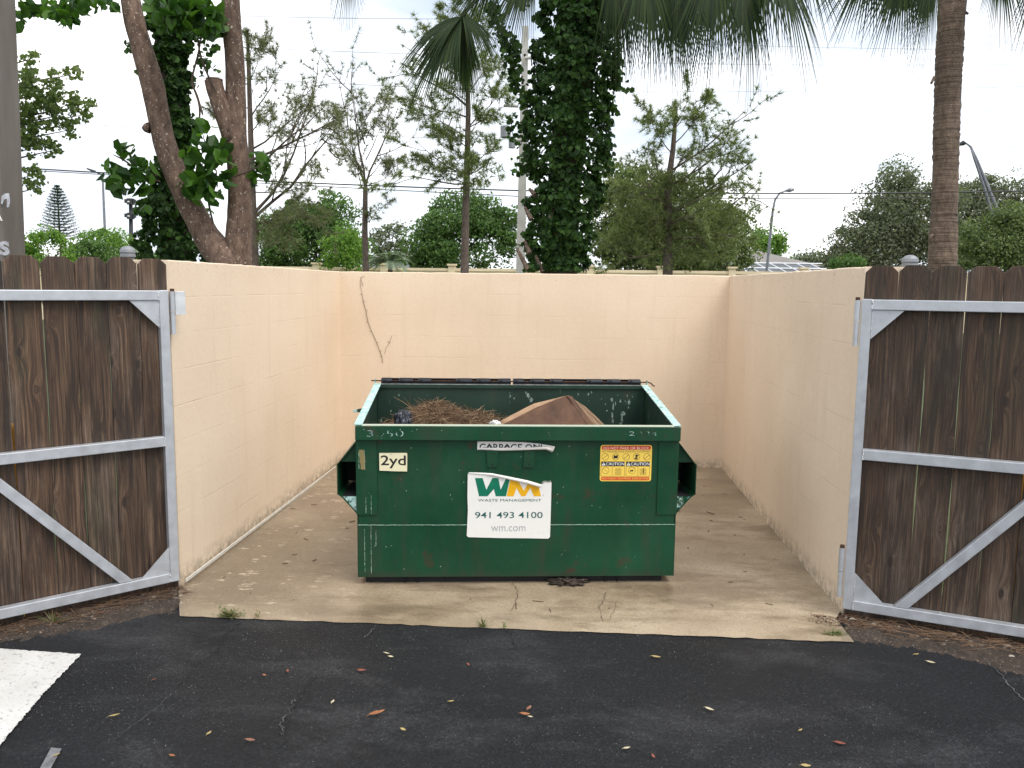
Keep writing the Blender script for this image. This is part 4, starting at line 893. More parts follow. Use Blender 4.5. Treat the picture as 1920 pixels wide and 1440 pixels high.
# ================================================================ GROUND LITTER
LC = dict(y=plain('yellow_leaf', (.45, .34, .14), .6, 0, .2, 60), p=plain('pale_leaf', (.62, .54, .36), .6, 0, .15, 60), o=plain('orange_leaf', (.38, .15, .06), .55, 0, .3, 60), r=plain('red_leaf', (.27, .08, .05), .5, 0, .3, 60), b=plain('brown_leaf', (.28, .13, .08), .6, 0, .3, 60))
CN = dict(y='yellow', p='pale straw-coloured', o='orange', r='red', b='brown')
def dead_leaf(px, py, col, L, ang, label, aspect=.42, curl=.25):
    p = gnd(px, py, ZA+.008); n = 8; V = []
    for i in range(n+1):
        s = i/n; w_ = aspect*L*.5*math.sin(math.pi*s**.85)**.8 if 0 < s < 1 else .0006; z = curl*L*(s-.5)**2*1.6
        for k in (-1, 0, 1): V.append(((s-.5)*L, k*w_, z+abs(k)*w_*.45+.002))
    F = []
    for i in range(n):
        for k in range(2): a = i*3+k; F.append((a, a+1, a+4, a+3))
    m = MB(); m.add(V, F); m.tube([(-.5*L-.16*L, .0, .003), (-.5*L, 0, .003+curl*L*.4)], .0008, 4)
    o = m.build('fallen_leaf', LC[col], smooth=True); o.location = tuple(p); o.rotation_euler = (rnd.uniform(-.15, .15), rnd.uniform(-.1, .1), ang)
    sd = o.modifiers.new('s', 'SOLIDIFY'); sd.thickness = .0006
    return tag(o, label, 'leaf', 'dead leaves scattered on the asphalt')
for (px, py, c_, L, an, lb) in [
    (215, 1343, 'y', .040, .5, 'yellow leaf on the asphalt right of the white painted marking'),
    (289, 1275, 'r', .022, 1.2, 'tiny dark red leaf near the long asphalt crack at left'),
    (392, 1376, 'y', .030, 1.4, 'pale yellow upright-lying leaf between the two asphalt cracks'),
    (496, 1267, 'o', .026, -.7, 'small orange leaf, left neighbour of the red leaf below the leafy weed'),
    (539, 1259, 'r', .030, 2.0, 'small red leaf just right of a small orange leaf below the leafy weed'),
    (678, 1258, 'r', .042, -.1, 'reddish leaf lying crosswise below the left end of the dumpster'),
    (725, 1226, 'p', .030, -.3, 'upper of two slim pale leaves lying together near the slab edge'),
    (733, 1232, 'p', .026, -.1, 'lower of two slim pale leaves lying together near the slab edge'),
    (624, 1317, 'p', .030, 1.5, 'pale oval leaf left of the large orange leaf'),
    (707, 1339, 'o', .068, .55, 'largest orange leaf on the asphalt, curled, below left of the phone number sticker'),
    (469, 1389, 'b', .040, -.05, 'flat brown leaf left of the crack near the bottom of the photo'),
    (323, 1418, 'o', .028, -.3, 'small tan leaf near the bottom edge at left'),
    (756, 1369, 'y', .030, -.6, 'yellow leaf lower right of the largest orange leaf'),
    (846, 1316, 'y', .026, .2, 'small yellow leaf under the sticker, midway to the bottom'),
    (878, 1247, 'r', .026, -1.0, 'small orange-red leaf near the grass tuft'),
    (106, 1417, 'y', .026, 1.0, 'small yellow leaf on the worn grey line in the bottom left corner'),
    (1230, 1233, 'y', .045, -.15, 'slim yellow leaf below the right end of the dumpster, nearest the slab there'),
    (1330, 1331, 'p', .040, -.6, 'slim pale leaf in the middle of the right half of the asphalt'),
    (984, 1340, 'o', .042, .1, 'orange leaf forming the lower left of a cluster of three'),
    (992, 1329, 'b', .040, 1.2, 'tan leaf standing up in a cluster of three'),
    (995, 1345, 'p', .022, -.4, 'pale small leaf at the foot of a cluster of three'),
    (1501, 1370, 'y', .022, .7, 'tiny yellow leaf left of the red-brown leaf at right'),
    (1575, 1395, 'r', .044, -.5, 'red-brown leaf in the lower right of the asphalt'),
    (1175, 1404, 'p', .030, .4, 'pale leaf left of the tiny red leaf at the bottom'),
    (1225, 1419, 'r', .024, -1.2, 'tiny red leaf close to the bottom edge, right of centre'),
    (1511, 1437, 'y', .036, -.2, 'orange-yellow leaf cut by the bottom edge of the photo'),
    (1718, 1228, 'y', .032, .4, 'yellow leaf at the edge of the litter below the right gate'),
    (1745, 1243, 'p', .040, -.7, 'cream leaf at the edge of the litter below the right gate')]:
    dead_leaf(px, py, c_, L, an, lb)
# pebbles, shells and needles along the gates
def litter(poly_px, n, seed, name, label, cat, kind):
    r = random.Random(seed); m = MB()
    for q in range(n):
        a, b = r.random(), r.random(); (ax, ay), (bx, by), (cx_, cy_), (dx_, dy_) = poly_px
        px = (ax*(1-a)+bx*a)*(1-b)+(dx_*(1-a)+cx_*a)*b; py = (ay*(1-a)+by*a)*(1-b)+(dy_*(1-a)+cy_*a)*b
        p = gnd(px, py, ZA+.012)
        if kind == 'stone':
            s = r.uniform(.003, .008)*(1.8 if r.random() < .06 else 1); k = 6; V = []; ph = r.uniform(0, 6); fx = r.uniform(.6, 1.6)
            for i in range(k): a_ = ph+6.283*i/k; V.append((p[0]+s*fx*math.cos(a_)*r.uniform(.7, 1.1), p[1]+s*math.sin(a_)*r.uniform(.7, 1.1), p[2]-.004))
            for i in range(k): V.append((p[0]+(V[i][0]-p[0])*.6, p[1]+(V[i][1]-p[1])*.6, p[2]-.004+s*.7))
            m.add(V, [(i, (i+1) % k, k+(i+1) % k, k+i) for i in range(k)]+[tuple(range(k, 2*k))])
        else:
            a_ = r.gauss(.0, .8); L = r.uniform(.03, .14); el = r.gauss(.03, .10); d = np.array([math.cos(a_), math.sin(a_), el]); p = p+np.array([0, 0, r.uniform(0, .02)])
            m.tube([p-d*L/2, p+np.array([0, r.uniform(-.01, .01), r.uniform(0, .008)]), p+d*L/2], [.0009, .0013, .0006], 3, cap=False)
    return m
dneed = leafmat('wet_needles', [(.04, .02, .012), (.10, .05, .03), (.20, .11, .06), (.025, .015, .01), (.30, .20, .12)], 0, .8)
peb = leafmat('pebbles_and_shells', [(.03, .02, .015), (.06, .035, .025), (.10, .06, .04), (.04, .028, .02), (.20, .15, .11), (.05, .03, .02), (.55, .48, .40)], 0, .8)
def edge_strip(side, n, seed, kind, mat, name, label, cat):
    r = random.Random(seed); m = MB()
    P, D = (HL, dL) if side == 'L' else (HR, dR); nr = np.array([D[1], -D[0]])*(1 if side == 'L' else -1)
    if nr[1] > 0: nr = -nr
    for q in range(n):
        t_ = r.uniform(-.16 if side == 'R' else -.02, 1.5); o_ = r.triangular(-.10, .17, .02); xy = P+D*t_+nr*o_
        if side == 'R' and t_ < 0 and o_ < .02: continue
        z = ZA+.008
        s = r.uniform(.0022, .0065)*(2.4 if r.random() < .07 else 1)
        if kind == 'stone':
            k = 6; V = []; ph = r.uniform(0, 6); fx = r.uniform(.6, 1.7)
            for i in range(k): a_ = ph+6.283*i/k; V.append((xy[0]+s*fx*math.cos(a_)*r.uniform(.7, 1.1), xy[1]+s*math.sin(a_)*r.uniform(.7, 1.1), z-.006))
            for i in range(k): V.append((xy[0]+(V[i][0]-xy[0])*.6, xy[1]+(V[i][1]-xy[1])*.6, z-.004+s*.7))
            m.add(V, [(i, (i+1) % k, k+(i+1) % k, k+i) for i in range(k)]+[tuple(range(k, 2*k))])
        else:
            a_ = r.gauss(math.atan2(D[1], D[0]), .7); L = r.uniform(.03, .13); p = np.array([xy[0], xy[1], z+r.uniform(0, .018)]); d = np.array([math.cos(a_), math.sin(a_), r.gauss(.02, .10)])
            m.tube([p-d*L/2, p+np.array([0, r.uniform(-.01, .01), r.uniform(0, .008)]), p+d*L/2], [.0009, .0014, .0006], 3, cap=False)
    return stuff(m.build(name, mat), label, cat)
edge_strip('L', 1500, 1, 'stone', peb, 'pebbles', 'pebbles and shell bits along the foot of the left gate', 'pebbles')
edge_strip('R', 2200, 2, 'stone', peb, 'pebbles', 'pebbles and shell bits along the foot of the right gate', 'pebbles')
edge_strip('L', 420, 3, 'needle', dneed, 'pine_straw', 'dry needles and twigs along the foot of the left gate', 'pine straw')
edge_strip('R', 620, 4, 'needle', dneed, 'pine_straw', 'reddish dry needles along the foot of the right gate', 'pine straw')
# needles crumbs on the slab
m = MB()
for q in range(95):
    x = rnd.uniform(.1, W-.1); y = rnd.uniform(-3.55, -.3); 
    if 1.0 < x < 2.85 and -3.2 < y < -2.1 : continue
    a_ = rnd.uniform(0, 3.14); L = rnd.uniform(.006, .05) if rnd.random() < .8 else rnd.uniform(.05, .12); p = np.array([x, y, fz(y)+.003]); d = np.array([math.cos(a_), math.sin(a_), 0])
    m.tube([p-d*L/2, p+np.array([rnd.uniform(-.003, .003), 0, 0]), p+d*L/2], rnd.uniform(.0012, .0028), 4, cap=False)
stuff(m.build('leaf_crumbs', M['carddark']), 'scattered needles and crumbs on the concrete slab', 'litter')
# weeds
def weed(px, py, n, spread, L, label, kind, seed, z=None):
    r = random.Random(seed); p = gnd(px, py, ZA if z is None else z); m = MB()
    for k in range(n):
        a_ = r.uniform(0, 6.28); el = r.uniform(.15, 1.2) if kind == 'leafy' else r.uniform(.5, 1.45); ln = L*r.uniform(.4, 1.1)
        d = np.array([math.cos(a_)*math.cos(el)*spread, math.sin(a_)*math.cos(el)*.5, math.sin(el)]); s = np.array([-math.sin(a_), math.cos(a_), 0])
        if kind == 'blade':
            w_ = .0028; q = [d*ln*t_+np.array([0, 0, -.5*ln*t_*t_*(.4)]) for t_ in (0, .35, .7, 1)]; V = []
            for i, c_ in enumerate(q): ww = w_*(1-i/3.2); V += [c_-s*ww, c_+s*ww]
            m.add(V, [(2*i, 2*i+1, 2*i+3, 2*i+2) for i in range(3)])
        else:
            base = d*ln*r.uniform(.3, 1)*.9; m.tube([(0, 0, 0), tuple(base)], .0009, 3)
            e = np.array([r.uniform(-1, 1), r.uniform(-1, 1), r.uniform(-.2, .8)]); e /= np.linalg.norm(e); s2 = np.cross(e, [0, 0, 1.]); s2 /= np.linalg.norm(s2)+1e-6; q = r.uniform(.008, .014)
            m.add([base, base+e*q+s2*q*.42, base+e*2*q, base+e*q-s2*q*.42], [(0, 1, 2, 3)])
    o = m.build('weed', M['weed']); o.location = tuple(p); return tag(o, label, 'weed')
weed(428, 1158, 120, 1.5, .075, 'leafy grey-green weed at the slab edge in front of the left wall', 'leafy', 1)
weed(905, 1177, 46, 1.0, .075, 'bright green grass tuft at the slab edge below the sticker', 'blade', 2)
weed(945, 1180, 6, .4, .075, 'thin seedling with tiny leaves right of the grass tuft', 'leafy', 3)
weed(484, 1158, 9, .5, .085, 'sparse upright seedling right of the leafy weed', 'leafy', 4)
weed(100, 1170, 40, 2.0, .10, 'trailing green grass sprouting beneath the left gate', 'blade', 5)
weed(1565, 1192, 60, 2.0, .045, 'mossy low weed by the foot of the right wall', 'leafy', 6)
# dead vine on the back wall
m = MB(); px = [(677, 521), (675, 532), (679, 552), (681, 565), (686, 583), (690, 604), (697, 622), (706, 642), (712, 658), (716, 668), (717, 681)]
Q = [at(a, b, -.006) for a, b in px]; m.tube(Q, [.0013]*3+[.0021]*8, 6)
for i in range(1, len(Q)-1): m.tube([Q[i], Q[i]+np.array([rnd.choice([-1, 1])*.02, -.004, rnd.uniform(-.004, .006)])], .0015, 4)
for br_ in ([(677, 521), (680, 519), (684, 517)], [(681, 537), (678, 527), (676, 519)], [(721, 664), (724, 652), (730, 642), (735, 629)], [(730, 642), (727, 639)], [(730, 642), (733, 643)]):
    m.tube([at(a, b, -.005) for a, b in br_], .0013, 4)
tag(m.build('dead_vine', M['vine']), 'thin dead brown vine stem clinging to the back wall', 'vine')

# ================================================================ FAR SETTING
def gbase(px, Y): p = at(px, 600, Y); return (p[0], Y, ZA-.03)
# precast boundary wall
bw = empty('boundary_wall', (at(600, 500, 28)[0], 28, 0), 'long pale yellow boundary wall with capped pillars beyond the trees', 'wall')
zt = at(700, 501.5, 28)[2]; bx = bw.location[0]
m = MB(); m.box((-45-bx, -.06, -.2), (35-bx, .06, zt-.12)); m.build('panel_run', M['sandwall'], bw)
m = MB(); m.box((-45-bx, -.10, zt-.118), (35-bx, .10, zt)); m.build('coping', M['sandwall'], bw)
px0 = at(720, 500, 28)[0]; sp = at(847.6, 500, 28)[0]-px0
for k in range(-14, 13):
    x = px0+k*sp-bx; m = MB(); m.box((x-.15, -.15, -.2), (x+.15, .15, zt+.11)); m.box((x-.20, -.20, zt+.111), (x+.20, .20, zt+.19)); m.build('pillar', M['sandwall'], bw)
# sign column at the far left, with remains of lettering
Yc = 0.6; pr = at(49, 487, Yc); pt_ = at(30, 0, Yc)
col = empty('sign_column', (pr[0]-.9, Yc, 0), 'tall grey-brown steel column at the left edge with peeling white letters', 'sign column')
m = MB(); xr0 = pr[0]-col.location[0]; slope = (pt_[0]-pr[0])/(pt_[2]-pr[2]); ht = 9
m.add([(-1.2, -.35, -.15), (xr0-slope*pr[2], -.35, -.15), (xr0+slope*(ht-pr[2]), -.35, ht), (-1.2, -.35, ht), (-1.2, 0, -.15), (xr0-slope*pr[2], 0, -.15), (xr0+slope*(ht-pr[2]), 0, ht), (-1.2, 0, ht)], [(0, 1, 2, 3), (5, 4, 7, 6), (1, 5, 6, 2), (4, 0, 3, 7), (3, 2, 6, 7)])
sb = m.build('column', M['column'], col, bevel=.02)
def colp(px, py): p = at(px, py, Yc-.354); return (p[0]-col.location[0], p[2])
def ctext(s, a, b, mat, bold=.03):
    (x0_, z1_), (x1_, z0_) = colp(*a), colp(*b); return text(s, x0_, x1_, z0_, z1_, -.354, mat, col, bold=bold)
ctext('A', (-12, 397), (5, 414), M['white']); ctext('S', (-3, 452), (19, 479), plain('peeling_letter', (.42, .42, .46), .6, 0, .3, 40), .05)
mm = MB(); mm.prism([colp(*p) for p in ((3, 368), (9, 363), (17, 362), (19, 378), (17, 388), (13, 389), (13, 372), (8, 374), (4, 384), (2, 380))], -.356, -.354, 1); mm.build('paint_patch', plain('silver_patch', (.45, .46, .50), .5, 0, .3, 30), col)
# utility pole with fittings
Yp = 18
def vt(a, b, Y): A, B = at(*a, Y), at(*b, Y); return A, B
A, B = vt((976, 512), (985, 50), Yp)
up = empty('utility_pole', (A[0], Yp, ZA), 'tall pale concrete utility pole just left of the ivy-covered palm', 'utility pole')
def lo(p, o): return tuple(np.array(p)-np.array(o.location))
m = MB(); bx0 = A-(B-A)/(B[2]-A[2])*(A[2]-ZA)
m.prism([(-.15, -.15), (.15, -.15), (.15, .15), (-.15, .15)], 0, 1, 2); V = [(v[0]*(1 if v[2] == 0 else .62), v[1]*(1 if v[2] == 0 else .62), v[2]) for v in m.v]
dzp = B[2]-ZA; m.v = [(v[0]+(lo(bx0, up)[0] if v[2] == 0 else lo(B, up)[0]), v[1], v[2]*dzp) for v in V]
m.build('post', M['concpole'], up)
for (a_, b_) in (((945, 198), (972, 199)), ((984, 109), (1010, 107)), ((955, 262), (975, 263))):
    m = MB(); m.tube([lo(at(*a_, Yp-.2), up), lo(at(*b_, Yp-.2), up)], .05, 6); m.build('crossarm', M['concpole'], up)
m = MB(); p0 = np.array(lo(at(948, 245, Yp-.3), up)); m.tube([p0-[0, 0, .22], p0-[0, 0, .2], p0+[0, 0, .12], p0+[0, 0, .16]], [.12, .16, .16, .06], 12); m.build('transformer', M['capmetal'], up)
m = MB(); p0 = np.array(lo(at(960, 270, Yp-.3), up)); m.tube([p0-[0, 0, .12], p0+[0, 0, .12]], .11, 10); m.build('transformer', M['capmetal'], up)
# overhead wires: sagging spans between poles outside the picture
def span(pix, rad, mat, label, Y=Yp):
    P = [at(a, b, Y) for a, b in pix]; xs_ = [p[0] for p in P]; zs_ = [p[2] for p in P]; c_ = np.polyfit(xs_, zs_, min(2, len(P)-1)) if len(P) > 1 else None
    lo_, hi_ = min(xs_), max(xs_); m = MB(); Q = [(x, Y, float(np.polyval(c_, x))) for x in np.linspace(lo_, hi_, 24)]
    m.tube(Q, rad, 5, cap=False); tag(m.build('overhead_wire', mat), label, 'wire', 'overhead wires strung across the sky')
span([(-600, 268), (45, 312), (510, 344), (975, 356)], .022, M['wire'], 'thick dark lower cable left of the utility pole')
span([(-600, 280), (45, 316), (510, 348), (975, 367)], .013, M['wire'], 'thinner cable just under the thick dark cable left of the pole')
span([(980, 357), (1420, 364), (1920, 357), (2500, 340)], .020, M['wire'], 'thick dark lower cable right of the utility pole', Yp+.05)
span([(980, 368), (1430, 373), (1920, 366), (2500, 350)], .012, M['wire'], 'thinner cable just under the thick dark cable right of the pole', Yp+.05)
for q, (pp, lb) in enumerate([([(-600, -30), (50, 16), (640, 33), (985, 36)], 'topmost thin wire at the upper left'), ([(-600, 30), (40, 69), (640, 97), (985, 108)], 'second thin wire from the top at the left'),
    ([(-600, 80), (60, 124), (640, 158), (975, 172)], 'third thin wire from the top at the left'), ([(-600, 190), (160, 232), (265, 240), (960, 262)], 'fourth thin wire from the top at the left, above the lamp post'),
    ([(990, 70), (1240, 78), (1640, 92), (2400, 90)], 'topmost faint wire at the upper right'), ([(990, 112), (1330, 121), (1750, 121), (2400, 110)], 'second faint wire from the top at the right'),
    ([(985, 170), (1410, 174), (1920, 160), (2500, 140)], 'third faint wire from the top at the right'), ([(985, 285), (1400, 288), (1920, 271), (2500, 250)], 'fourth faint wire from the top at the right')]):
    span(pp, .0085 if q < 4 else .005, M['thinwire'], lb, Yp+.1)
# street lights
def lamp_post(name, pix, Y, r0, r1, mat, label, head=None, cat='street light'):
    P = [at(a, b, Y) for a, b in pix]; o = empty(name, (P[0][0], Y, ZA), label, cat)
    m = MB(); m.tube([lo(p, o) for p in [np.array([P[0][0], Y, ZA])]+P], [r0]*2+[r0+(r1-r0)*i/(len(P)-1) for i in range(1, len(P))], 8); m.build('pole', mat, o, smooth=True)
    if head:
        A, B = at(*head[0], Y), at(*head[1], Y); m = MB(); m.tube([lo(A, o), lo((A+B)/2, o), lo(B, o)], [r1*1.0, r1*2.6, r1*1.4], 8); m.build('lamp_head', mat, o)
    return o
lamp_post('street_light', [(1437, 512), (1449, 395), (1453, 375), (1462, 362), (1475, 357)], 52, .10, .06, M['greylamp'], 'curved-arm street light standing right of the spreading pine', ((1472, 358), (1489, 355)))
lamp_post('street_light', [(197, 440), (193, 345), (192, 328)], 46, .09, .05, M['greylamp'], 'slim street light rising between the norfolk pine and the forked tree', None)
m = MB(); o = bpy.data.objects[-1] if False else [x for x in bpy.data.objects if x.name == 'street_light.001'][0]
m.tube([lo(at(192, 328, 46), o), lo(at(176, 321, 46), o)], .05, 6); m.tube([lo(at(178, 322, 46), o), lo(at(163, 316, 46), o)], [.10, .05], 6); m.build('lamp_head', M['lamp'], o)
tp = lamp_post('camera_pole', [(246, 462), (245, 372)], 40, .13, .11, M['lamp'], 'dark pole with two clusters of boxes left of the forked tree', None, 'pole')
for (py, ) in ((378,), (405,)):
    m = MB(); p0 = np.array(lo(at(245, py, 39.8), tp)); m.box(tuple(p0-[.16, .16, .18]), tuple(p0+[.16, .16, .18])); m.box(tuple(p0-[.34, .1, .08]), tuple(p0+[-.17, .1, .14])); m.box(tuple(p0+[.17, -.1, -.1]), tuple(p0+[.30, .1, .12])); m.build('signal_box', M['lamp'], tp)
    m = MB(); m.box(tuple(p0-[.10, .18, .05]), tuple(p0+[.02, -.165, .02])); m.build('reflector', M['paper'], tp)
Yl = 38; o = empty('street_light', (at(1868, 398, Yl)[0], Yl, ZA), 'leaning twin-tube street light above the trees at right', 'street light')
m = MB(); P1 = [at(*p, Yl) for p in ((1872, 398), (1850, 345), (1832, 300), (1820, 275), (1812, 269), (1803, 270))]; m.tube([lo(np.array([P1[0][0]+1.2, Yl, ZA]), o)]+[lo(p, o) for p in P1], [.09]*3+[.07, .06, .05, .045], 8); m.build('pole', M['greylamp'], o, smooth=True)
P1 = [at(*p, Yl) for p in ((1860, 398), (1845, 350), (1828, 300), (1820, 276))]; m = MB(); m.tube([lo(np.array([P1[0][0]+1.0, Yl, ZA]), o)]+[lo(p, o) for p in P1], [.07]*4+[.05], 8); m.build('strut', M['greylamp'], o, smooth=True)
m = MB(); m.tube([lo(at(1811, 269, Yl), o), lo(at(1806, 268, Yl), o), lo(at(1799, 271, Yl), o)], [.06, .14, .08], 8); m.build('lamp_head', M['lamp'], o)
# house and pool cage beyond the wall on the right
Yh = 62; hx = at(1440, 490, Yh)
ho = empty('house', (hx[0], Yh, 0), 'low house with a grey tiled hip roof beyond the right wall', 'house')
def hp(px, py, dy=0): return lo(at(px, py, Yh+dy), ho)
m = MB(); a0 = hp(1330, 497); a1 = hp(1545, 500); ap0 = hp(1375, 468, 5); ap1 = hp(1405, 470, 5); D_ = 11
ze = a0[2]; m.add([a0, (a1[0], a1[1], ze), (a1[0], a1[1]+D_, ze), (a0[0], a0[1]+D_, ze), (ap0[0], 5, ap0[2]), (ap1[0]+.4, 5, ap0[2])], [(0, 1, 5, 4), (1, 2, 5), (2, 3, 4, 5), (3, 0, 4)]); m.build('roof', M['roof'], ho)
m = MB(); m.box((a0[0]+.5, .5, -.2), (a1[0]-.5, D_-.5, ze-.02)); m.build('wall', M['stucco'], ho)
m = MB(); m.box((a0[0]+3, .46, .9), (a0[0]+5, .495, 2.0)); m.build('window', M['glass'], ho)
Yg = 55; cg = empty('pool_cage', (at(1480, 490, Yg)[0], Yg, 0), 'white-framed pool screen enclosure in front of the grey-roofed house', 'pool enclosure')
def cp(px, py, dy=0): return lo(at(px, py, Yg+dy), cg)
m = MB(); zlo = cp(1480, 513)[2]; zhi = cp(1480, 492)[2]; xa, xb = cp(1402, 500)[0], cp(1560, 500)[0]; nb = 6; Dc = 6
for k in range(nb+1):
    x = xa+(xb-xa)*k/nb; m.tube([(x, 0, -.1), (x, 0, zlo), (x-(.9 if k else 0), Dc*.4, zhi), (x-(.9 if k else 0), Dc, zhi)], .055, 4)
for (y_, z_) in ((0, zlo), (Dc*.2, (zlo+zhi)/2), (Dc*.4, zhi), (Dc, zhi)): m.tube([(xa, y_, z_), (xb, y_, z_)], .05, 4)
m.build('frame', M['cage'], cg)
m = MB(); m.add([(xa, .02, zlo-.03), (xb, .02, zlo-.03), (xb-.9, Dc*.4, zhi-.03), (xa, Dc*.4, zhi-.03), (xb-.9, Dc, zhi-.03), (xa, Dc, zhi-.03), (xa, .02, 0), (xb, .02, 0)], [(0, 1, 2, 3), (3, 2, 4, 5), (6, 7, 1, 0)]); m.build('screen', M['screen'], cg)
# far house behind the small palm
fh = empty('house', (at(735, 480, 60)[0], 60, 0), 'distant pale house glimpsed between the bushes behind the small palm', 'house')
q0 = lo(at(690, 490, 60), fh); q1 = lo(at(775, 490, 60), fh); zr = lo(at(735, 470, 60), fh)[2]; ze = lo(at(735, 482, 60), fh)[2]
m = MB(); m.box((q0[0], 0, -.2), (q1[0], 8, ze)); m.build('wall', plain('pale_blue_stucco', (.42, .45, .46), .8), fh)
m = MB(); m.add([(q0[0]-.4, -.4, ze), (q1[0]+.4, -.4, ze), (q1[0]+.4, 8.4, ze), (q0[0]-.4, 8.4, ze), (q0[0]+2, 4, zr), (q1[0]-2, 4, zr)], [(0, 1, 5, 4), (1, 2, 5), (2, 3, 4, 5), (3, 0, 4)]); m.build('roof', M['roof'], fh)

# ================================================================ TREES
def in_ell(n, r): 
    P = r.normal(size=(n, 3)); P = unit(P)*(r.uniform(0, 1, (n, 1))**(1/3)); return P
def bush(name, boxes, Y, n_clump, clump_r, leaf, per, mat, label, cat='tree', trunk=True, thick=.6, seed=1, group=None, gap=.0, trunkmat=None):
    """boxes: list of (x0,y0,x1,y1) pixel ellipses that make up the crown"""
    r = np.random.RandomState(seed); allP = []; allN = []; cen = []; tot = sum((b[2]-b[0])*(b[3]-b[1]) for b in boxes)
    for b in boxes:
        A, B = at(b[0], b[1], Y), at(b[2], b[3], Y); c = (A+B)/2; c[1] = Y; rx, rz = abs(B[0]-A[0])/2, abs(A[2]-B[2])/2; ry = rx*thick; rx *= .97
        k = max(3, int(n_clump*(b[2]-b[0])*(b[3]-b[1])/tot)); q = unit(r.normal(size=(k, 3)))*(r.uniform(.35, 1.0, (k, 1))**.5)
        q[:, 1] = -np.abs(q[:, 1])*r.choice([1, 1, 1, -1], k); C_ = c+q*np.array([rx, ry, rz])*.92; cen.append((c, rx, ry, rz))
        for cc, qq in zip(C_, q):
            R_ = clump_r*r.uniform(.4, 1.5); d = unit(r.normal(size=(per, 3))); d[:, 2] = d[:, 2]*.75; s = r.uniform(.55, 1.0, (per, 1))**.6
            allP.append(cc+d*R_*s); allN.append(unit(d+qq*.4))
    P = np.concatenate(allP); N = np.concatenate(allN); keep = P[:, 2] > ZA+.1; P, N = P[keep], N[keep]
    c0 = cen[0][0]; root = empty(name, (c0[0], Y, ZA-.02), label, cat, group); rl = np.array(root.location)
    V, F = leaf_mesh(P-rl, leaf, up=N, r=r); arr_mesh('crown', V, F, mat, root)
    if trunk:
        m = MB(); rr = random.Random(seed)
        for i, (c, rx, ry, rz) in enumerate(cen):
            base = np.array([c0[0]+rr.uniform(-.1, .1), Y, ZA-.02]); top = c+np.array([0, 0, rz*.3]); mid_ = (base+top)/2+np.array([rr.uniform(-.2, .2), 0, .2]); w0 = max(.05, rx*.045)
            m.tube([base-rl, mid_-rl, top-rl], [w0, w0*.7, w0*.25], 7)
            for j in range(7):
                a_ = rr.uniform(0, 6.28); e = c+np.array([math.cos(a_)*rx*.75, math.sin(a_)*ry*.6, rr.uniform(-.4, .7)*rz]); st_ = mid_*(.5)+top*.5; m.tube([st_-rl, (st_+e)/2-rl+np.array([0, 0, .1*rz]), e-rl], [w0*.4, w0*.25, w0*.08], 5)
        m.build('trunk', trunkmat or M['darkbark'], root, smooth=True)
    return root
def branch_rec(m, p, d, L, rad, lvl, tips, r, droop=.0, curl=.25, nseg=5, kids=4, up=.15):
    P = [p]; d = np.array(d, float)
    for i in range(nseg):
        d = unit(d+r.normal(size=3)*curl*.5+np.array([0, 0, up-droop])*.3); p = p+d*L/nseg; P.append(p)
        if lvl == 0 and i >= 1 or lvl == 1 and i >= 2: tips.append((p, d))
    m.tube(P, [rad*(1-.75*i/nseg) for i in range(nseg+1)], 5 if lvl < 2 else 7, cap=False)
    tips.append((p, d))
    if lvl > 0:
        for k in range(kids):
            i = r.randint(1, nseg+1); q = P[i]; a = unit(r.normal(size=3)); dd = unit(d*.8+a*.75+np.array([0, 0, up*.5])); branch_rec(m, q, dd, L*r.uniform(.4, .62), rad*.45, lvl-1, tips, r, droop, curl, nseg, kids, up)
def pine_tree(label, trunk_px, Y, r0, r1, branches, mat, nl, nw, per, seed, kids=4, name='pine_tree', group='pines behind the enclosure', curl=.25, up=.15, lvl=1, bark='pinebark', fill=(), fd=.02):
    r = np.random.RandomState(seed); P = [at(a, b, Y) for a, b in trunk_px]
    root = empty(name, (P[0][0], Y, ZA-.02), label, 'tree', group); rl = np.array(root.location); P = [np.array([P[0][0], Y, ZA-.02])]+P
    n = len(P); m = MB(); m.tube([p-rl for p in P], [r0+(r1-r0)*i/(n-1) for i in range(n)], 9, cap=False); m.build('trunk', M[bark], root, smooth=True)
    m = MB(); tips = []
    for (sx_, sy_, ex, ey, dy) in branches:
        A = at(sx_, sy_, Y); B = at(ex, ey, Y)+np.array([0, dy, 0]); L = np.linalg.norm(B-A); d = unit(B-A)
        branch_rec(m, A-rl, d, L, max(.014, .014*L), lvl, tips, r, 0, curl, 5, kids, up)
    mt = m; bp = [np.array(t_[0]) for t_ in tips]
    for (a, b, wx, wy) in fill:
        c = at(a, b, Y)-rl; k = max(3, int(wx*wy*fd)); j = min(range(len(bp)), key=lambda q: np.linalg.norm(bp[q]-c)); e = bp[j]; m2 = (e+c)/2+r.normal(size=3)*.05; mt.tube([e, m2, c], [.02, .014, .006], 4, cap=False)
        for _ in range(k): a_ = r.uniform(0, 6.28); q = math.sqrt(r.uniform()); p = at(a+wx*q*math.cos(a_), b+wy*q*math.sin(a_), Y+r.normal()*.35)-rl; tips.append((p, unit(p-c+np.array([0, 0, .25])*.6)))
    m.build('branches', M[bark], root, smooth=True)
    tp_ = np.array([t_[0] for t_ in tips]); td = np.array([t_[1] for t_ in tips])
    V, F = needles(tp_, td, nl, nw, per, r); arr_mesh('crown', V, F, mat, root); return root
rr = random.Random(21)
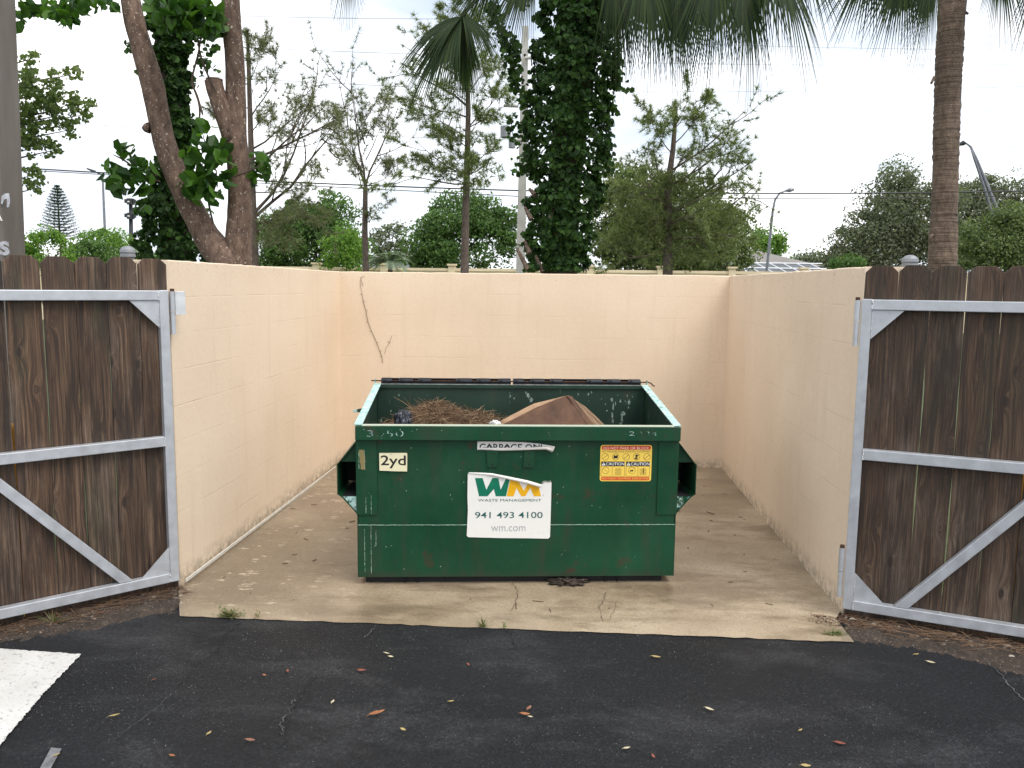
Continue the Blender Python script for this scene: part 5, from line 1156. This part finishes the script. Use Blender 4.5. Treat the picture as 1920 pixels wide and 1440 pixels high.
# pine left, right of the forked tree
pine_tree('thin dark pine reaching branches rightward behind the forked tree', [(478, 500), (474, 380), (470, 250), (466, 120), (464, 62)], 12, .12, .03,
    [(476, 400, 640, 260, 1), (474, 330, 600, 200, -1), (472, 300, 650, 250, 1), (474, 360, 560, 370, .5), (470, 220, 530, 130, 0), (468, 160, 500, 95, 0), (466, 120, 480, 65, 0), (472, 280, 560, 190, 1), (474, 420, 600, 400, 1), (476, 440, 545, 395, 0), (470, 200, 420, 210, 0), (470, 250, 525, 215, -.5), (474, 410, 650, 300, 1.5)],
    M['palepine'], .19, .013, 12, 5, kids=3, lvl=2,
    fill=[(480, 90, 18, 22), (500, 145, 20, 16), (520, 250, 24, 14), (562, 195, 28, 14), (605, 205, 28, 14), (640, 272, 24, 14), (620, 225, 24, 14), (530, 300, 26, 14), (590, 320, 26, 16), (645, 300, 20, 14), (560, 380, 26, 14), (505, 410, 24, 18), (545, 400, 26, 14), (600, 405, 26, 14), (520, 350, 20, 14), (500, 210, 16, 20), (640, 250, 20, 10), (575, 350, 20, 10), (500, 440, 24, 24), (540, 450, 24, 20)], fd=.12)
pine_tree('slender sparse pine with a forked crown left of the fan palm leaf', [(686, 505), (684, 430), (685, 350)], 16, .11, .07,
    [(685, 350, 640, 210, 0), (685, 350, 705, 195, .5), (685, 352, 680, 175, 0), (686, 300, 735, 240, 0), (685, 350, 745, 320, 0), (685, 350, 655, 290, .5), (684, 360, 640, 300, -.5), (684, 270, 665, 170, 0), (686, 260, 720, 190, 0), (684, 420, 720, 395, 0), (684, 340, 730, 290, .5), (684, 330, 615, 220, .5)],
    M['palepine'], .19, .013, 11, 6, kids=3, up=.25, lvl=2,
    fill=[(670, 180, 18, 14), (700, 195, 20, 16), (640, 215, 18, 14), (735, 250, 14, 16), (718, 300, 18, 12), (640, 290, 14, 14), (690, 235, 14, 20), (672, 320, 20, 12), (740, 320, 12, 12), (655, 255, 12, 14), (715, 230, 14, 14), (620, 200, 12, 10), (710, 390, 16, 10)], fd=.13)
pine_tree('tall straight pine with long bare lower trunk behind the fan palm leaf', [(871, 510), (873, 400), (876, 300), (878, 200), (876, 110), (868, 45)], 13, .125, .03,
    [(876, 330, 770, 300, 0), (876, 330, 930, 320, 0), (876, 345, 760, 345, -.5), (877, 260, 790, 215, 0), (877, 240, 940, 160, .5), (877, 300, 830, 290, -.6), (876, 310, 920, 290, .6), (876, 220, 755, 200, 0), (877, 200, 745, 110, 0), (877, 180, 930, 100, 0), (876, 150, 780, 60, 0), (876, 140, 920, 60, 0), (872, 90, 830, 30, 0), (872, 90, 900, 20, 0), (877, 280, 860, 260, -.8), (876, 330, 890, 330, -.8), (877, 240, 960, 210, 0), (876, 190, 830, 170, -.5), (877, 260, 900, 240, -.6), (876, 335, 815, 320, -.5), (870, 70, 860, 10, 0)],
    M['pine'], .19, .015, 15, 7, kids=3, lvl=2,
    fill=[(775, 125, 24, 18), (765, 200, 24, 14), (830, 165, 24, 18), (905, 110, 28, 22), (932, 135, 20, 14), (820, 300, 30, 16), (800, 215, 30, 14), (840, 320, 30, 18), (915, 325, 30, 20), (775, 300, 22, 14), (860, 70, 28, 22), (800, 60, 20, 14), (900, 40, 24, 14), (870, 300, 28, 20), (850, 250, 26, 14), (890, 260, 24, 14), (935, 220, 22, 14), (845, 215, 22, 14), (940, 170, 16, 16), (880, 350, 24, 12), (810, 240, 22, 14)], fd=.09)
pine_tree('broad spreading pine with layered green branches right of the ivy-covered palm', [(1252, 515), (1254, 420), (1252, 350), (1262, 280), (1268, 200)], 17, .18, .05,
    [(1254, 430, 1440, 380, 0), (1254, 420, 1160, 400, 0), (1252, 400, 1420, 330, 1), (1252, 380, 1150, 330, 0), (1254, 350, 1390, 270, 0), (1254, 340, 1190, 290, 0), (1258, 320, 1400, 260, -1), (1262, 290, 1200, 230, 0), (1264, 270, 1340, 215, 0), (1266, 250, 1270, 190, 0), (1266, 250, 1225, 215, 0), (1266, 240, 1310, 195, 0), (1254, 450, 1380, 440, -1), (1254, 450, 1150, 445, 0), (1254, 400, 1330, 390, -1.5), (1254, 390, 1200, 380, -1.5), (1254, 470, 1320, 460, -1), (1254, 470, 1180, 475, -1), (1256, 330, 1290, 320, -1.5), (1254, 420, 1270, 410, -2)],
    M['pine'], .21, .018, 15, 8, kids=3, lvl=2,
    fill=[(1266, 212, 34, 14), (1228, 240, 26, 14), (1330, 240, 34, 18), (1300, 215, 24, 12), (1360, 285, 36, 18), (1205, 300, 36, 18), (1290, 330, 46, 24), (1375, 345, 40, 16), (1190, 380, 44, 26), (1260, 385, 50, 24), (1340, 395, 50, 24), (1290, 440, 60, 26), (1180, 440, 44, 26), (1240, 340, 40, 20), (1330, 350, 36, 18), (1400, 390, 30, 12), (1210, 340, 36, 18), (1300, 290, 30, 14), (1160, 350, 24, 16), (1380, 310, 24, 14), (1250, 480, 60, 20), (1330, 470, 50, 24), (1400, 300, 16, 10), (1230, 420, 60, 30), (1310, 410, 60, 30), (1270, 350, 60, 24), (1200, 410, 50, 26), (1350, 420, 50, 24)], fd=.095)
# dark and green masses
bush('broadleaf_tree', [(1080, 300, 1270, 530), (1140, 330, 1400, 530), (1110, 400, 1430, 530)], 30, 260, .8, .19, 150, M['olive'], 'wide olive-green tree behind the spreading pine', seed=3)
bush('broadleaf_bush', [(758, 378, 990, 530), (795, 358, 935, 480), (756, 410, 870, 530), (880, 375, 985, 460)], 31, 170, .66, .17, 150, M['mid'], 'round bright green bushy tree behind the tall straight pine', seed=4)
bush('broadleaf_bush', [(480, 385, 700, 530), (550, 362, 690, 470), (465, 395, 590, 530), (500, 375, 600, 460)], 31, 170, .64, .17, 150, M['mid'], 'green shrubby tree behind the slender sparse pine', seed=5)
bush('dark_tree', [(690, 410, 770, 510)], 50, 40, .6, .22, 80, M['oak'], 'small dark tree in the gap behind the small palm', seed=15)
bush('oak_tree', [(1585, 330, 1745, 530), (1632, 308, 1722, 400), (1550, 400, 1700, 530), (1670, 335, 1810, 530)], 38, 280, .75, .17, 140, M['oak'], 'large grey-green oak left of the bare palm trunk', seed=6)
bush('oak_tree', [(1780, 318, 1900, 510), (1850, 325, 1970, 510), (1740, 340, 1860, 510)], 42, 240, .8, .18, 120, M['oak'], 'large grey-green oak right of the bare palm trunk, behind the leaning light', seed=7)
bush('broadleaf_bush', [(1785, 405, 1960, 530), (1840, 380, 1990, 500)], 14, 150, .30, .085, 130, M['olive'], 'mid green bush at the right edge above the gate', seed=8)
bush('broadleaf_bush', [(1385, 428, 1480, 510), (1400, 425, 1450, 480)], 70, 60, .9, .30, 90, M['bright'], 'yellow-green tree behind the curved street light', seed=9)
bush('tree_line', [(1470, 478, 1560, 515), (1540, 470, 1640, 515), (1500, 485, 1600, 515)], 95, 60, 1.3, .45, 90, M['oak'], 'distant low trees beyond the pool enclosure', seed=10, cat='trees')
bush('broadleaf_bush', [(1555, 480, 1620, 512)], 30, 20, .3, .12, 90, M['mid'], 'small green bush peeping over the right wall', seed=20)
bush('hedge_shrub', [(30, 432, 150, 520), (-60, 440, 80, 520)], 22, 70, .42, .12, 120, M['bright'], 'bright yellow-green shrub beside the grey-brown column', seed=11)
bush('hedge_shrub', [(120, 440, 215, 520)], 25, 50, .42, .12, 120, M['mid'], 'darker green shrub in the middle behind the left gate', seed=12)
bush('hedge_shrub', [(145, 428, 270, 520), (200, 455, 300, 520)], 28, 70, .5, .13, 120, M['bright'], 'bright green shrub under the slim street light', seed=13)
bush('broadleaf_bush', [(600, 420, 700, 520)], 27, 34, .4, .14, 90, M['bright'], 'yellow-green shrub beside the slender pine trunk', seed=16)
# overhanging maple-like tree at the left, behind the column
r = np.random.RandomState(31); root = empty('maple_tree', (at(-120, 500, 5)[0], 5, ZA), 'loose light green tree spreading branches right of the grey-brown column', 'tree'); rl = np.array(root.location)
m = MB(); m.tube([at(-120, 700, 5)-rl, at(-110, 300, 5)-rl, at(-90, 0, 5)-rl], [.2, .15, .1], 9); tips = []
CL = [(60, 110, 22, 10), (55, 140, 20, 8), (135, 140, 14, 14), (98, 145, 12, 12), (75, 175, 32, 22), (110, 185, 26, 20), (150, 200, 20, 16), (70, 215, 34, 22), (120, 215, 22, 16), (60, 250, 26, 22), (125, 245, 16, 12), (70, 275, 30, 16), (100, 282, 16, 8), (55, 330, 22, 16), (70, 352, 14, 8), (48, 200, 22, 60), (160, 215, 12, 12)]
P = []
for (cx_, cy_, wx, wy) in CL:
    m.tube([at(-100, cy_+40, 5)-rl, at((cx_-100)/2+20, cy_+18, 5)-rl, at(cx_, cy_, 5)-rl], [.035, .018, .005], 5)
    k = int(wx*wy*.42)+20
    for c_ in range(max(4, k//9)):
        a_ = r.uniform(0, 6.28); s = math.sqrt(r.uniform())*1.25; ux, uy = cx_+wx*s*math.cos(a_), cy_+wy*s*math.sin(a_)
        for _ in range(11): P.append(at(ux+r.normal()*4.5, uy+r.normal()*2.6, 5+r.uniform(-.35, .35))-rl)
m.build('trunk', M['darkbark'], root, smooth=True); V, F = leaf_mesh(np.array(P), .062, mode='hex', aspect=.8, droop=.6, r=r); arr_mesh('crown', V, F, M['maple'], root)
# norfolk pine
root = empty('norfolk_pine', (at(112, 440, 50)[0], 50, ZA), 'small symmetrical norfolk pine with tiered branches above the shrubs at left', 'tree'); rl = np.array(root.location)
tz = at(112, 350, 50)[2]; bz = at(112, 448, 50)[2]; m = MB(); m.tube([(0, 0, 0), (0, 0, tz-ZA)], [.12, .03], 7); m.build('trunk', M['darkbark'], root)
P = []; D_ = []; m = MB(); r = np.random.RandomState(3)
for k in range(19):
    s = k/18; z = bz+(tz-bz)*s-ZA; L = .12+1.30*(1-s)**.75
    for j in range(9):
        a_ = 6.283*j/9+k*.35; d = np.array([math.cos(a_), math.sin(a_), .0]); q = [d*L*t_+np.array([0, 0, z+.30*L*t_*t_-.12*L*t_]) for t_ in (0, .5, 1)]; m.tube(q, [.02, .015, .008], 4)
        for t_ in np.linspace(.12, 1, 9): P.append(d*L*t_+np.array([0, 0, z+.30*L*t_*t_-.12*L*t_])); D_.append(d*.6+np.array([0, 0, .5]))
m.build('branches', M['darkbark'], root); V, F = needles(np.array(P), np.array(D_), .17, .035, 7, r, .6); arr_mesh('crown', V, F, M['norfolk'], root)
# small silver palm in the gap
def feather_palm(px, py, Y, L, n, label, mat, seed):
    r = random.Random(seed); p = at(px, py, Y); root = empty('small_palm', (p[0], Y, ZA), label, 'palm'); m = MB(); m.tube([(0, 0, 0), (0, 0, p[2]-ZA)], [.12, .09], 7); m.build('trunk', M['darkbark'], root)
    m = MB()
    for k in range(n):
        a_ = r.uniform(0, 6.28); el = r.uniform(.1, 1.2); q = []
        for i in range(9): t_ = i/8; q.append(np.array([math.cos(a_)*math.cos(el)*L*t_, math.sin(a_)*math.cos(el)*L*t_, math.sin(el)*L*t_-L*.55*t_*t_+p[2]-ZA]))
        m.tube(q, [.02]*8+[.006], 4, cap=False)
        for i in range(1, 9):
            for s_ in (-1, 1):
                for e_ in (0, .5):
                    b = q[i]*(1-e_)+q[i-1]*e_; sd = np.array([-math.sin(a_), math.cos(a_), 0])*s_; t1 = b+(sd*.7+unit(q[i]-q[i-1])*.6+np.array([0, 0, .1]))*L*.24; m.add([b-unit(q[i]-q[i-1])*.03, b+unit(q[i]-q[i-1])*.03, t1], [(0, 1, 2)])
    m.build('fronds', mat, root); return root
feather_palm(732, 492, 25, 1.1, 22, 'small silvery palm in the gap left of the round green bush', M['sage'], 4)

# ---- forked tree just outside the left wall
Yt = .9
def stem(m, pix, rad, Y=Yt, sides=14, dy=None, rr_=None, wob=.03):
    P = [at(a, b, Y+(dy[i] if dy else 0)) for i, (a, b) in enumerate(pix)]
    # subdivide smoothly
    Q, Rr = [], []
    for i in range(len(P)-1):
        p0, p1, p2, p3 = P[max(i-1, 0)], P[i], P[i+1], P[min(i+2, len(P)-1)]
        for t_ in np.linspace(0, 1, 5)[:-1]: Q.append(.5*((2*p1)+(-p0+p2)*t_+(2*p0-5*p1+4*p2-p3)*t_**2+(-p0+3*p1-3*p2+p3)*t_**3)); Rr.append(rad[i]*(1-t_)+rad[i+1]*t_)
    Q.append(P[-1]); Rr.append(rad[-1]); m.tube([q-ROOT for q in Q], Rr, sides, wob=wob, rr=rr_ or rnd); return Q
base = at(432, 520, Yt); ROOT = np.array([base[0], Yt, ZA-.02])
ft = empty('forked_tree', tuple(ROOT), 'two-stemmed tree with mottled brown bark rising behind the left wall', 'tree')
k_ = 8.6/F_PX
m = MB(); stem(m, [(432, 760), (428, 560), (428, 490), (400, 462), (372, 415), (340, 350), (312, 280), (297, 215), (285, 155), (266, 90), (249, 25), (238, -60)], [42*k_, 40*k_, 37*k_, 27*k_, 23*k_, 22*k_, 21*k_, 20*k_, 21*k_, 19.5*k_, 18*k_, 17*k_])
stem(m, [(450, 760), (448, 560), (447, 490), (448, 440), (450, 380), (447, 310), (442, 250), (442, 180), (440, 110), (434, 40), (430, -60)], [31*k_, 29*k_, 26*k_, 25*k_, 22*k_, 20.5*k_, 20*k_, 18.5*k_, 17.5*k_, 17*k_, 16*k_])
stem(m, [(436, 262), (420, 215), (405, 172), (400, 150)], [18*k_, 17*k_, 16*k_, 16*k_], dy=[-.02, -.06, -.08, -.09])
p = at(272, 240, Yt-.08)-ROOT; m.tube([p+np.array([.04, 0, 0]), p, p-np.array([.025, 0, 0])], [.06, .045, .02], 10)
m.build('trunk', M['forkbark'], ft, smooth=True)
p = at(402, 150, Yt-.09)-ROOT; mm = MB(); mm.tube([p+np.array([0, 0, .004]), p+np.array([0, 0, .010])], [15.6*k_, 15.2*k_], 14); mm.build('cut_end', M['cut'], ft)
# leafy sprays
def spray(cl, Y, size, den, seed, dy=.3, asp=.6):
    r = np.random.RandomState(seed); P = []
    for (a, b, wx, wy) in cl:
        k = max(3, int(wx*wy*den));
        for _ in range(k): t_ = r.uniform(0, 6.28); s = math.sqrt(r.uniform()); P.append(at(a+wx*s*math.cos(t_), b+wy*s*math.sin(t_), Y+r.uniform(-dy, dy))-ROOT)
    return leaf_mesh(np.array(P), size, mode='hex', aspect=asp, droop=1.4, r=r)
CLS = [(60, 15, 30, 12), (100, 20, 30, 18), (140, 18, 26, 24), (120, 35, 22, 12), (175, 8, 26, 14), (210, 8, 14, 9), (45, 8, 10, 22), (40, 40, 9, 20)]
V, F = spray(CLS, Yt, .13, .050, 41, asp=.68); arr_mesh('crown', V, F, M['bigleaf'], ft)
CLS = [(310, 12, 40, 18), (350, 25, 55, 30), (385, 40, 30, 30), (330, 45, 34, 24), (395, 55, 22, 22), (300, 30, 18, 20), (362, 8, 45, 14), (408, 25, 12, 30)]
V, F = spray(CLS, Yt-.25, .15, .040, 42, asp=.72); arr_mesh('crown', V, F, M['bigleaf'], ft)
CLS = [(205, 325, 22, 22), (235, 305, 20, 22), (225, 345, 26, 20), (255, 330, 20, 28), (265, 360, 16, 16), (225, 272, 8, 8), (245, 285, 12, 12), (275, 320, 16, 20), (270, 395, 10, 12)]
V, F = spray(CLS, Yt-.2, .165, .022, 43, .15, .66); arr_mesh('leaf_spray', V, F, M['bigleaf'], ft)
CLS = [(380, 240, 18, 14), (395, 280, 34, 24), (360, 290, 20, 24), (410, 315, 30, 24), (375, 330, 30, 24), (400, 350, 28, 20), (350, 345, 16, 20), (385, 370, 30, 14), (370, 250, 12, 14), (430, 330, 14, 14)]
V, F = spray(CLS, Yt-.30, .165, .027, 44, .15, .70); arr_mesh('leaf_spray', V, F, M['bigleaf'], ft)
CLS = [(480, 300, 14, 16), (490, 320, 18, 16), (472, 335, 10, 14), (495, 300, 8, 14)]
V, F = spray(CLS, Yt+.05, .15, .035, 45, .12, .66); arr_mesh('leaf_spray', V, F, M['bigleaf'], ft)
m = MB()
for pix in ([(300, 330), (262, 320), (232, 300), (212, 290)], [(300, 340), (262, 335), (225, 340), (205, 335)], [(405, 172), (385, 130), (374, 95), (370, 60)], [(380, 215), (370, 180), (360, 150), (372, 100), (378, 60)], [(400, 420), (390, 370), (395, 320), (380, 250)], [(440, 330), (470, 320), (495, 305)], [(372, 245), (374, 200), (360, 160)]):
    stem(m, pix, [.010]*(len(pix)-1)+[.004], Yt-.18, 6, wob=0)
pieces(m, 'twig', M['darkbark'], ft)

# ---- ivy columns
def ivy_palm(label, trunk_px, Y, widths, ivy_px, n, leaf, seed, matl, trunkmat, hang=(), group=None, name='ivy_covered_palm'):
    """ivy_px: rows (y, xl, xr) of the ivy silhouette"""
    r = np.random.RandomState(seed); P0 = at(trunk_px[0][0], trunk_px[0][1], Y); root = empty(name, (P0[0], Y, ZA-.02), label, 'palm', group); rl = np.array(root.location)
    m = MB(); P = [np.array([P0[0], Y, ZA-.02])]+[at(a, b, Y) for a, b in trunk_px]; m.tube([p-rl for p in P], [widths[0]]+list(widths), 12, wob=.05, rr=rnd); m.build('trunk', trunkmat, root, smooth=True)
    ys = np.array([q[0] for q in ivy_px], float); xl = np.array([q[1] for q in ivy_px], float); xr = np.array([q[2] for q in ivy_px], float); pts = []; nor = []
    for _ in range(n):
        y = r.uniform(ys[0], ys[-1]); a, b = np.interp(y, ys, xl), np.interp(y, ys, xr); a += 7*math.sin(y*.09+seed)+4*math.sin(y*.31); b += 7*math.sin(y*.08+seed*2)+4*math.sin(y*.27+1)
        c = (a+b)/2; hwid = (b-a)/2; th_ = r.uniform(-.15, math.pi+.15); d = (at(c+hwid, y, Y)-at(c, y, Y))[0]; dep = min(d, .55)
        k = r.uniform(.80, 1.02)*(1+.10*math.sin(y*.13+th_*5)+.06*math.sin(y*.05+th_*9)); p = at(c, y, Y); pts.append(p+np.array([math.cos(th_)*d*k, -math.sin(th_)*dep*k, 0])-rl); nor.append([math.cos(th_), -math.sin(th_), .3])
    for pix, den, w_ in hang:
        for (a, b) in zip(pix[:-1], pix[1:]):
            L = math.hypot(b[0]-a[0], b[1]-a[1]); k = int(L*den)
            for _ in range(k): t_ = r.uniform(); pts.append(at(a[0]*(1-t_)+b[0]*t_+r.normal()*w_, a[1]*(1-t_)+b[1]*t_+r.normal()*2, Y-.1+r.normal()*.06)-rl); nor.append([0, -1, .3])
    V, F = leaf_mesh(np.array(pts), leaf, up=np.array(nor, float), mode='hex', aspect=.85, droop=1.0, r=r); arr_mesh('ivy', V, F, matl, root)
    if hang:
        m = MB()
        for pix, den, w_ in hang: m.tube([at(a, b, Y-.1)-rl for a, b in pix], .004, 4)
        m.build('vines', M['darkbark'], root)
    return root
ivy_palm('ivy-wrapped trunk standing behind the forked tree', [(330, 500), (328, 350), (322, 200), (316, 60), (312, -80)], 2.2, [.20, .18, .17, .16, .16],
    [(20, 285, 362), (120, 296, 355), (180, 300, 358), (250, 303, 362), (300, 300, 365), (330, 288, 368), (380, 276, 372), (420, 272, 385), (470, 268, 392), (505, 262, 400)], 5200, .075, 51, M['ivy'], M['darkbark'],
    hang=[([(262, 60), (250, 75), (240, 100)], .5, 5), ([(368, 10), (372, 60), (388, 95), (380, 140)], .5, 9), ([(395, 60), (410, 100)], .3, 5), ([(380, 110), (405, 135)], .3, 6), ([(265, 125), (258, 140)], .5, 4)], group=None, name='ivy_covered_tree')
cp_ = ivy_palm('large ivy-covered palm rising behind the back wall, crowned with drooping fan fronds', [(1050, 505), (1058, 350), (1072, 200), (1085, 60), (1092, -120)], 1.5, [.20, .18, .20, .24, .26],
    [(-80, 985, 1170), (0, 1012, 1160), (60, 1010, 1148), (110, 1000, 1152), (160, 998, 1150), (210, 992, 1146), (260, 985, 1140), (310, 990, 1136), (340, 1000, 1132), (380, 996, 1122), (420, 990, 1112), (460, 988, 1104), (508, 984, 1104)], 10500, .060, 52, M['ivy'], M['darkbark'],
    hang=[([(925, 5), (935, 50), (955, 100), (965, 145), (985, 190), (995, 225)], 1.6, 8), ([(960, -10), (985, 20)], .8, 8), ([(950, 60), (970, 90), (962, 150)], 1.0, 6), ([(962, 210), (958, 240), (965, 262)], .5, 5), ([(970, 295), (968, 330)], .4, 6), ([(985, 230), (990, 300), (992, 330)], 1.2, 8),
          ([(1150, 60), (1160, 120), (1158, 170)], 1.0, 7), ([(1140, 250), (1142, 330)], .9, 5), ([(1152, 160), (1178, 172)], .4, 4), ([(1110, 330), (1125, 360), (1118, 385)], 1, 6)])
# old leaf-base boots on its lower trunk
rl = np.array(cp_.location); m = MB(); rq = random.Random(3)
for (a, b, c, d) in ((985, 390, 996, 412), (993, 355, 1003, 366), (970, 468, 990, 505), (985, 452, 993, 475), (1018, 400, 1026, 425), (1005, 480, 1018, 510), (1036, 345, 1050, 380), (1042, 380, 1030, 410)):
    A, B = at(a, b, 1.28)-rl, at(c, d, 1.22)-rl; m.tube([A+np.array([0, .12, .02]), A, (A+B)/2, B], [.012, .016, .024, .030], 6)
pieces(m, 'leaf_base', M['palmbark'], cp_)
# ---- fan fronds
def fan(hub, axis, normal, Rr, nseg, spread, droop, seed, fold=.25):
    """costapalmate blade: joined strips near the hub, free drooping tips"""
    r = random.Random(seed); axis = unit(np.array(axis, float)); normal = np.array(normal, float); normal = unit(normal-axis*(normal@axis)); side = np.cross(normal, axis); V = []; F = []
    for k in range(nseg):
        s = (k+.5)/nseg*2-1; th_ = s*spread; d = unit(axis*math.cos(th_)+side*math.sin(th_)); L = Rr*(1-.22*abs(s)**1.5)*r.uniform(.88, 1.05); w0 = Rr*spread*2/nseg*.5; q = np.cross(normal, d); o = len(V)
        st_ = hub+axis*Rr*.16*(1-abs(s)); bend = r.uniform(.7, 1.3)*droop
        for i in range(8):
            t_ = i/7; pt = st_+d*L*t_+np.array([0, 0, -1])*bend*L*max(0, t_-.18)**1.5+normal*.05*L*math.sin(math.pi*t_); ww = w0*(t_/.36 if t_ < .36 else max(.03, .86-.86*((t_-.36)/.64)**.9))*1.0; ww = max(ww, .0015)
            cre = normal*ww*fold*(1 if t_ < 1 else 0); V += [pt-q*ww, pt+cre*1.6, pt+q*ww]
        for i in range(7): a = o+i*3; F += [(a, a+1, a+4, a+3), (a+1, a+2, a+5, a+4)]
    return V, F
def frond(root, crown, hub_px, hubY, tip_px, tipY, Rr, spread, droop, seed, nrm=(0, -1, .35), nseg=32):
    rl = np.array(root.location); hub = at(*hub_px, hubY); tip = at(*tip_px, tipY); V, F = fan(hub-rl, tip-hub, nrm, Rr, nseg, spread, droop, seed)
    m = MB(); m.add(V, F); c = np.array(crown)-rl; h = hub-rl; md = (c+h)/2+np.array([0, 0, .10*np.linalg.norm(h-c)]); m.tube([c, md, h, h+unit(tip-hub)*Rr*.25], [.022, .016, .012, .005], 6)
    return m.build('frond', M['frond'], root)
crown = at(1085, -150, 1.5)
k9 = 9.2/F_PX
FR = [ # hub, hubY, tip, tipY, R, spread, droop, normal
    ((868, 30), 1.0, (802, 72), .95, .80, .50, .45, (-.2, -.8, .6)), ((866, 30), 1.02, (818, 120), .9, 1.04, .55, .18, (-.5, -1, .3)), ((868, 28), 1.05, (868, 120), 1.1, .94, .38, .15, (.4, -1, .2)),
    ((866, 26), 1.02, (915, 85), .9, .60, .50, .40, (.4, -.8, .5)),
    ((1205, -80), .6, (1218, 20), .5, .98, .60, .45, (.3, -.8, .5)), ((1270, -60), .7, (1285, 60), .5, 1.08, .42, .25, (-.5, -.8, .3)), ((1335, -90), .6, (1325, 10), .5, .95, .65, .45, (.4, -.8, .5)),
    ((1385, -60), .8, (1398, 60), .7, 1.06, .45, .25, (.5, -.8, .4)), ((1440, -85), .8, (1480, 0), .7, .92, .70, .5, (.5, -.8, .4)), ((1250, -110), 1.6, (1240, 0), 1.5, .95, .6, .5, (.3, -1, .2)), ((1190, -90), 1.5, (1180, 30), 1.4, .95, .45, .3, (-.4, -1, .2)),
    ((1480, -110), 1.0, (1530, -40), .9, .80, .7, .4, (.2, -1, .4)), ((940, -70), 1.2, (885, 0), 1.2, .72, .6, .35, (0, -1, .3)), ((1000, -70), 1.0, (965, 0), .9, .80, .5, .35, (0, -1, .3)), ((1150, -80), .9, (1165, 30), .8, 1.02, .4, .4, (0, -1, .3)),
    ((1300, -120), 1.3, (1300, 0), 1.2, 1.0, .6, .5, (-.3, -1, .2)), ((660, -95), 1.4, (650, -20), 1.4, .60, .5, .35, (0, -1, .2)), ((1420, -110), 1.5, (1430, 0), 1.4, .9, .65, .5, (-.3, -1, .2)), ((1360, -125), 1.2, (1370, 0), 1.2, .95, .6, .5, (.2, -1, .3))]
for i, (h, hy, t_, ty, R_, sp_, dr, nn_) in enumerate(FR): frond(cp_, crown, h, hy, t_, ty, R_, sp_, dr, 60+i, nn_)
# right palm
rp_ = empty('bare_palm', (at(1765, 520, 2.0)[0], 2.0, ZA), 'tall palm with a bare ringed fibrous brown trunk above the right gate', 'palm'); rl = np.array(rp_.location)
kk = 7.6/F_PX; P = []; Rd = []; rq = random.Random(8)
pix = [(1762, 800, 32), (1764, 600, 32), (1767, 500, 31), (1769, 440, 30), (1770, 400, 28), (1773, 330, 27), (1774, 260, 27), (1776, 200, 27), (1778, 140, 27.5), (1781, 80, 28), (1784, 30, 28), (1788, -40, 29), (1790, -110, 30)]
for (a, b, w_), (a2, b2, w2) in zip(pix[:-1], pix[1:]):
    for t_ in np.linspace(0, 1, 14)[:-1]: P.append(at(a*(1-t_)+a2*t_+rq.uniform(-.6, .6), b*(1-t_)+b2*t_, 2.0)-rl); Rd.append((w_*(1-t_)+w2*t_)*kk*(1+rq.uniform(-.035, .035)))
m = MB(); m.tube(P, Rd, 28, wob=.02, rr=rq); m.build('trunk', M['palmbark'], rp_, smooth=True)
m = MB()
for (a, b, c, d) in ((1803, 18, 1815, 26), (1752, 145, 1746, 156), (1749, 440, 1744, 447)): A, B = at(a, b, 1.95)-rl, at(c, d, 1.9)-rl; m.tube([A, B], [.02, .014], 6)
pieces(m, 'leaf_stub', M['palmbark'], rp_)
crown = at(1790, -150, 2.0)
for i, (h, hy, t_, ty, R_, sp_, dr, nn_) in enumerate([((1640, -85), 1.6, (1600, -20), 1.5, .75, .9, .4, (0, -1, .3)), ((1695, -95), 1.3, (1680, -20), 1.3, .78, .8, .4, (0, -1, .3)), ((1745, -75), 1.2, (1730, 20), 1.2, .80, .35, .3, (0, -1, .2)),
    ((1865, -95), 1.7, (1880, -10), 1.7, .76, .5, .4, (0, -1, .2)), ((1945, -75), 1.6, (1965, 0), 1.6, .8, .8, .4, (0, -1, .2)), ((1715, -100), 2.3, (1690, -30), 2.3, .75, .7, .35, (0, -1, .2))]):
    frond(rp_, crown, h, hy, t_, ty, R_, sp_, dr, 90+i, nn_, 36)
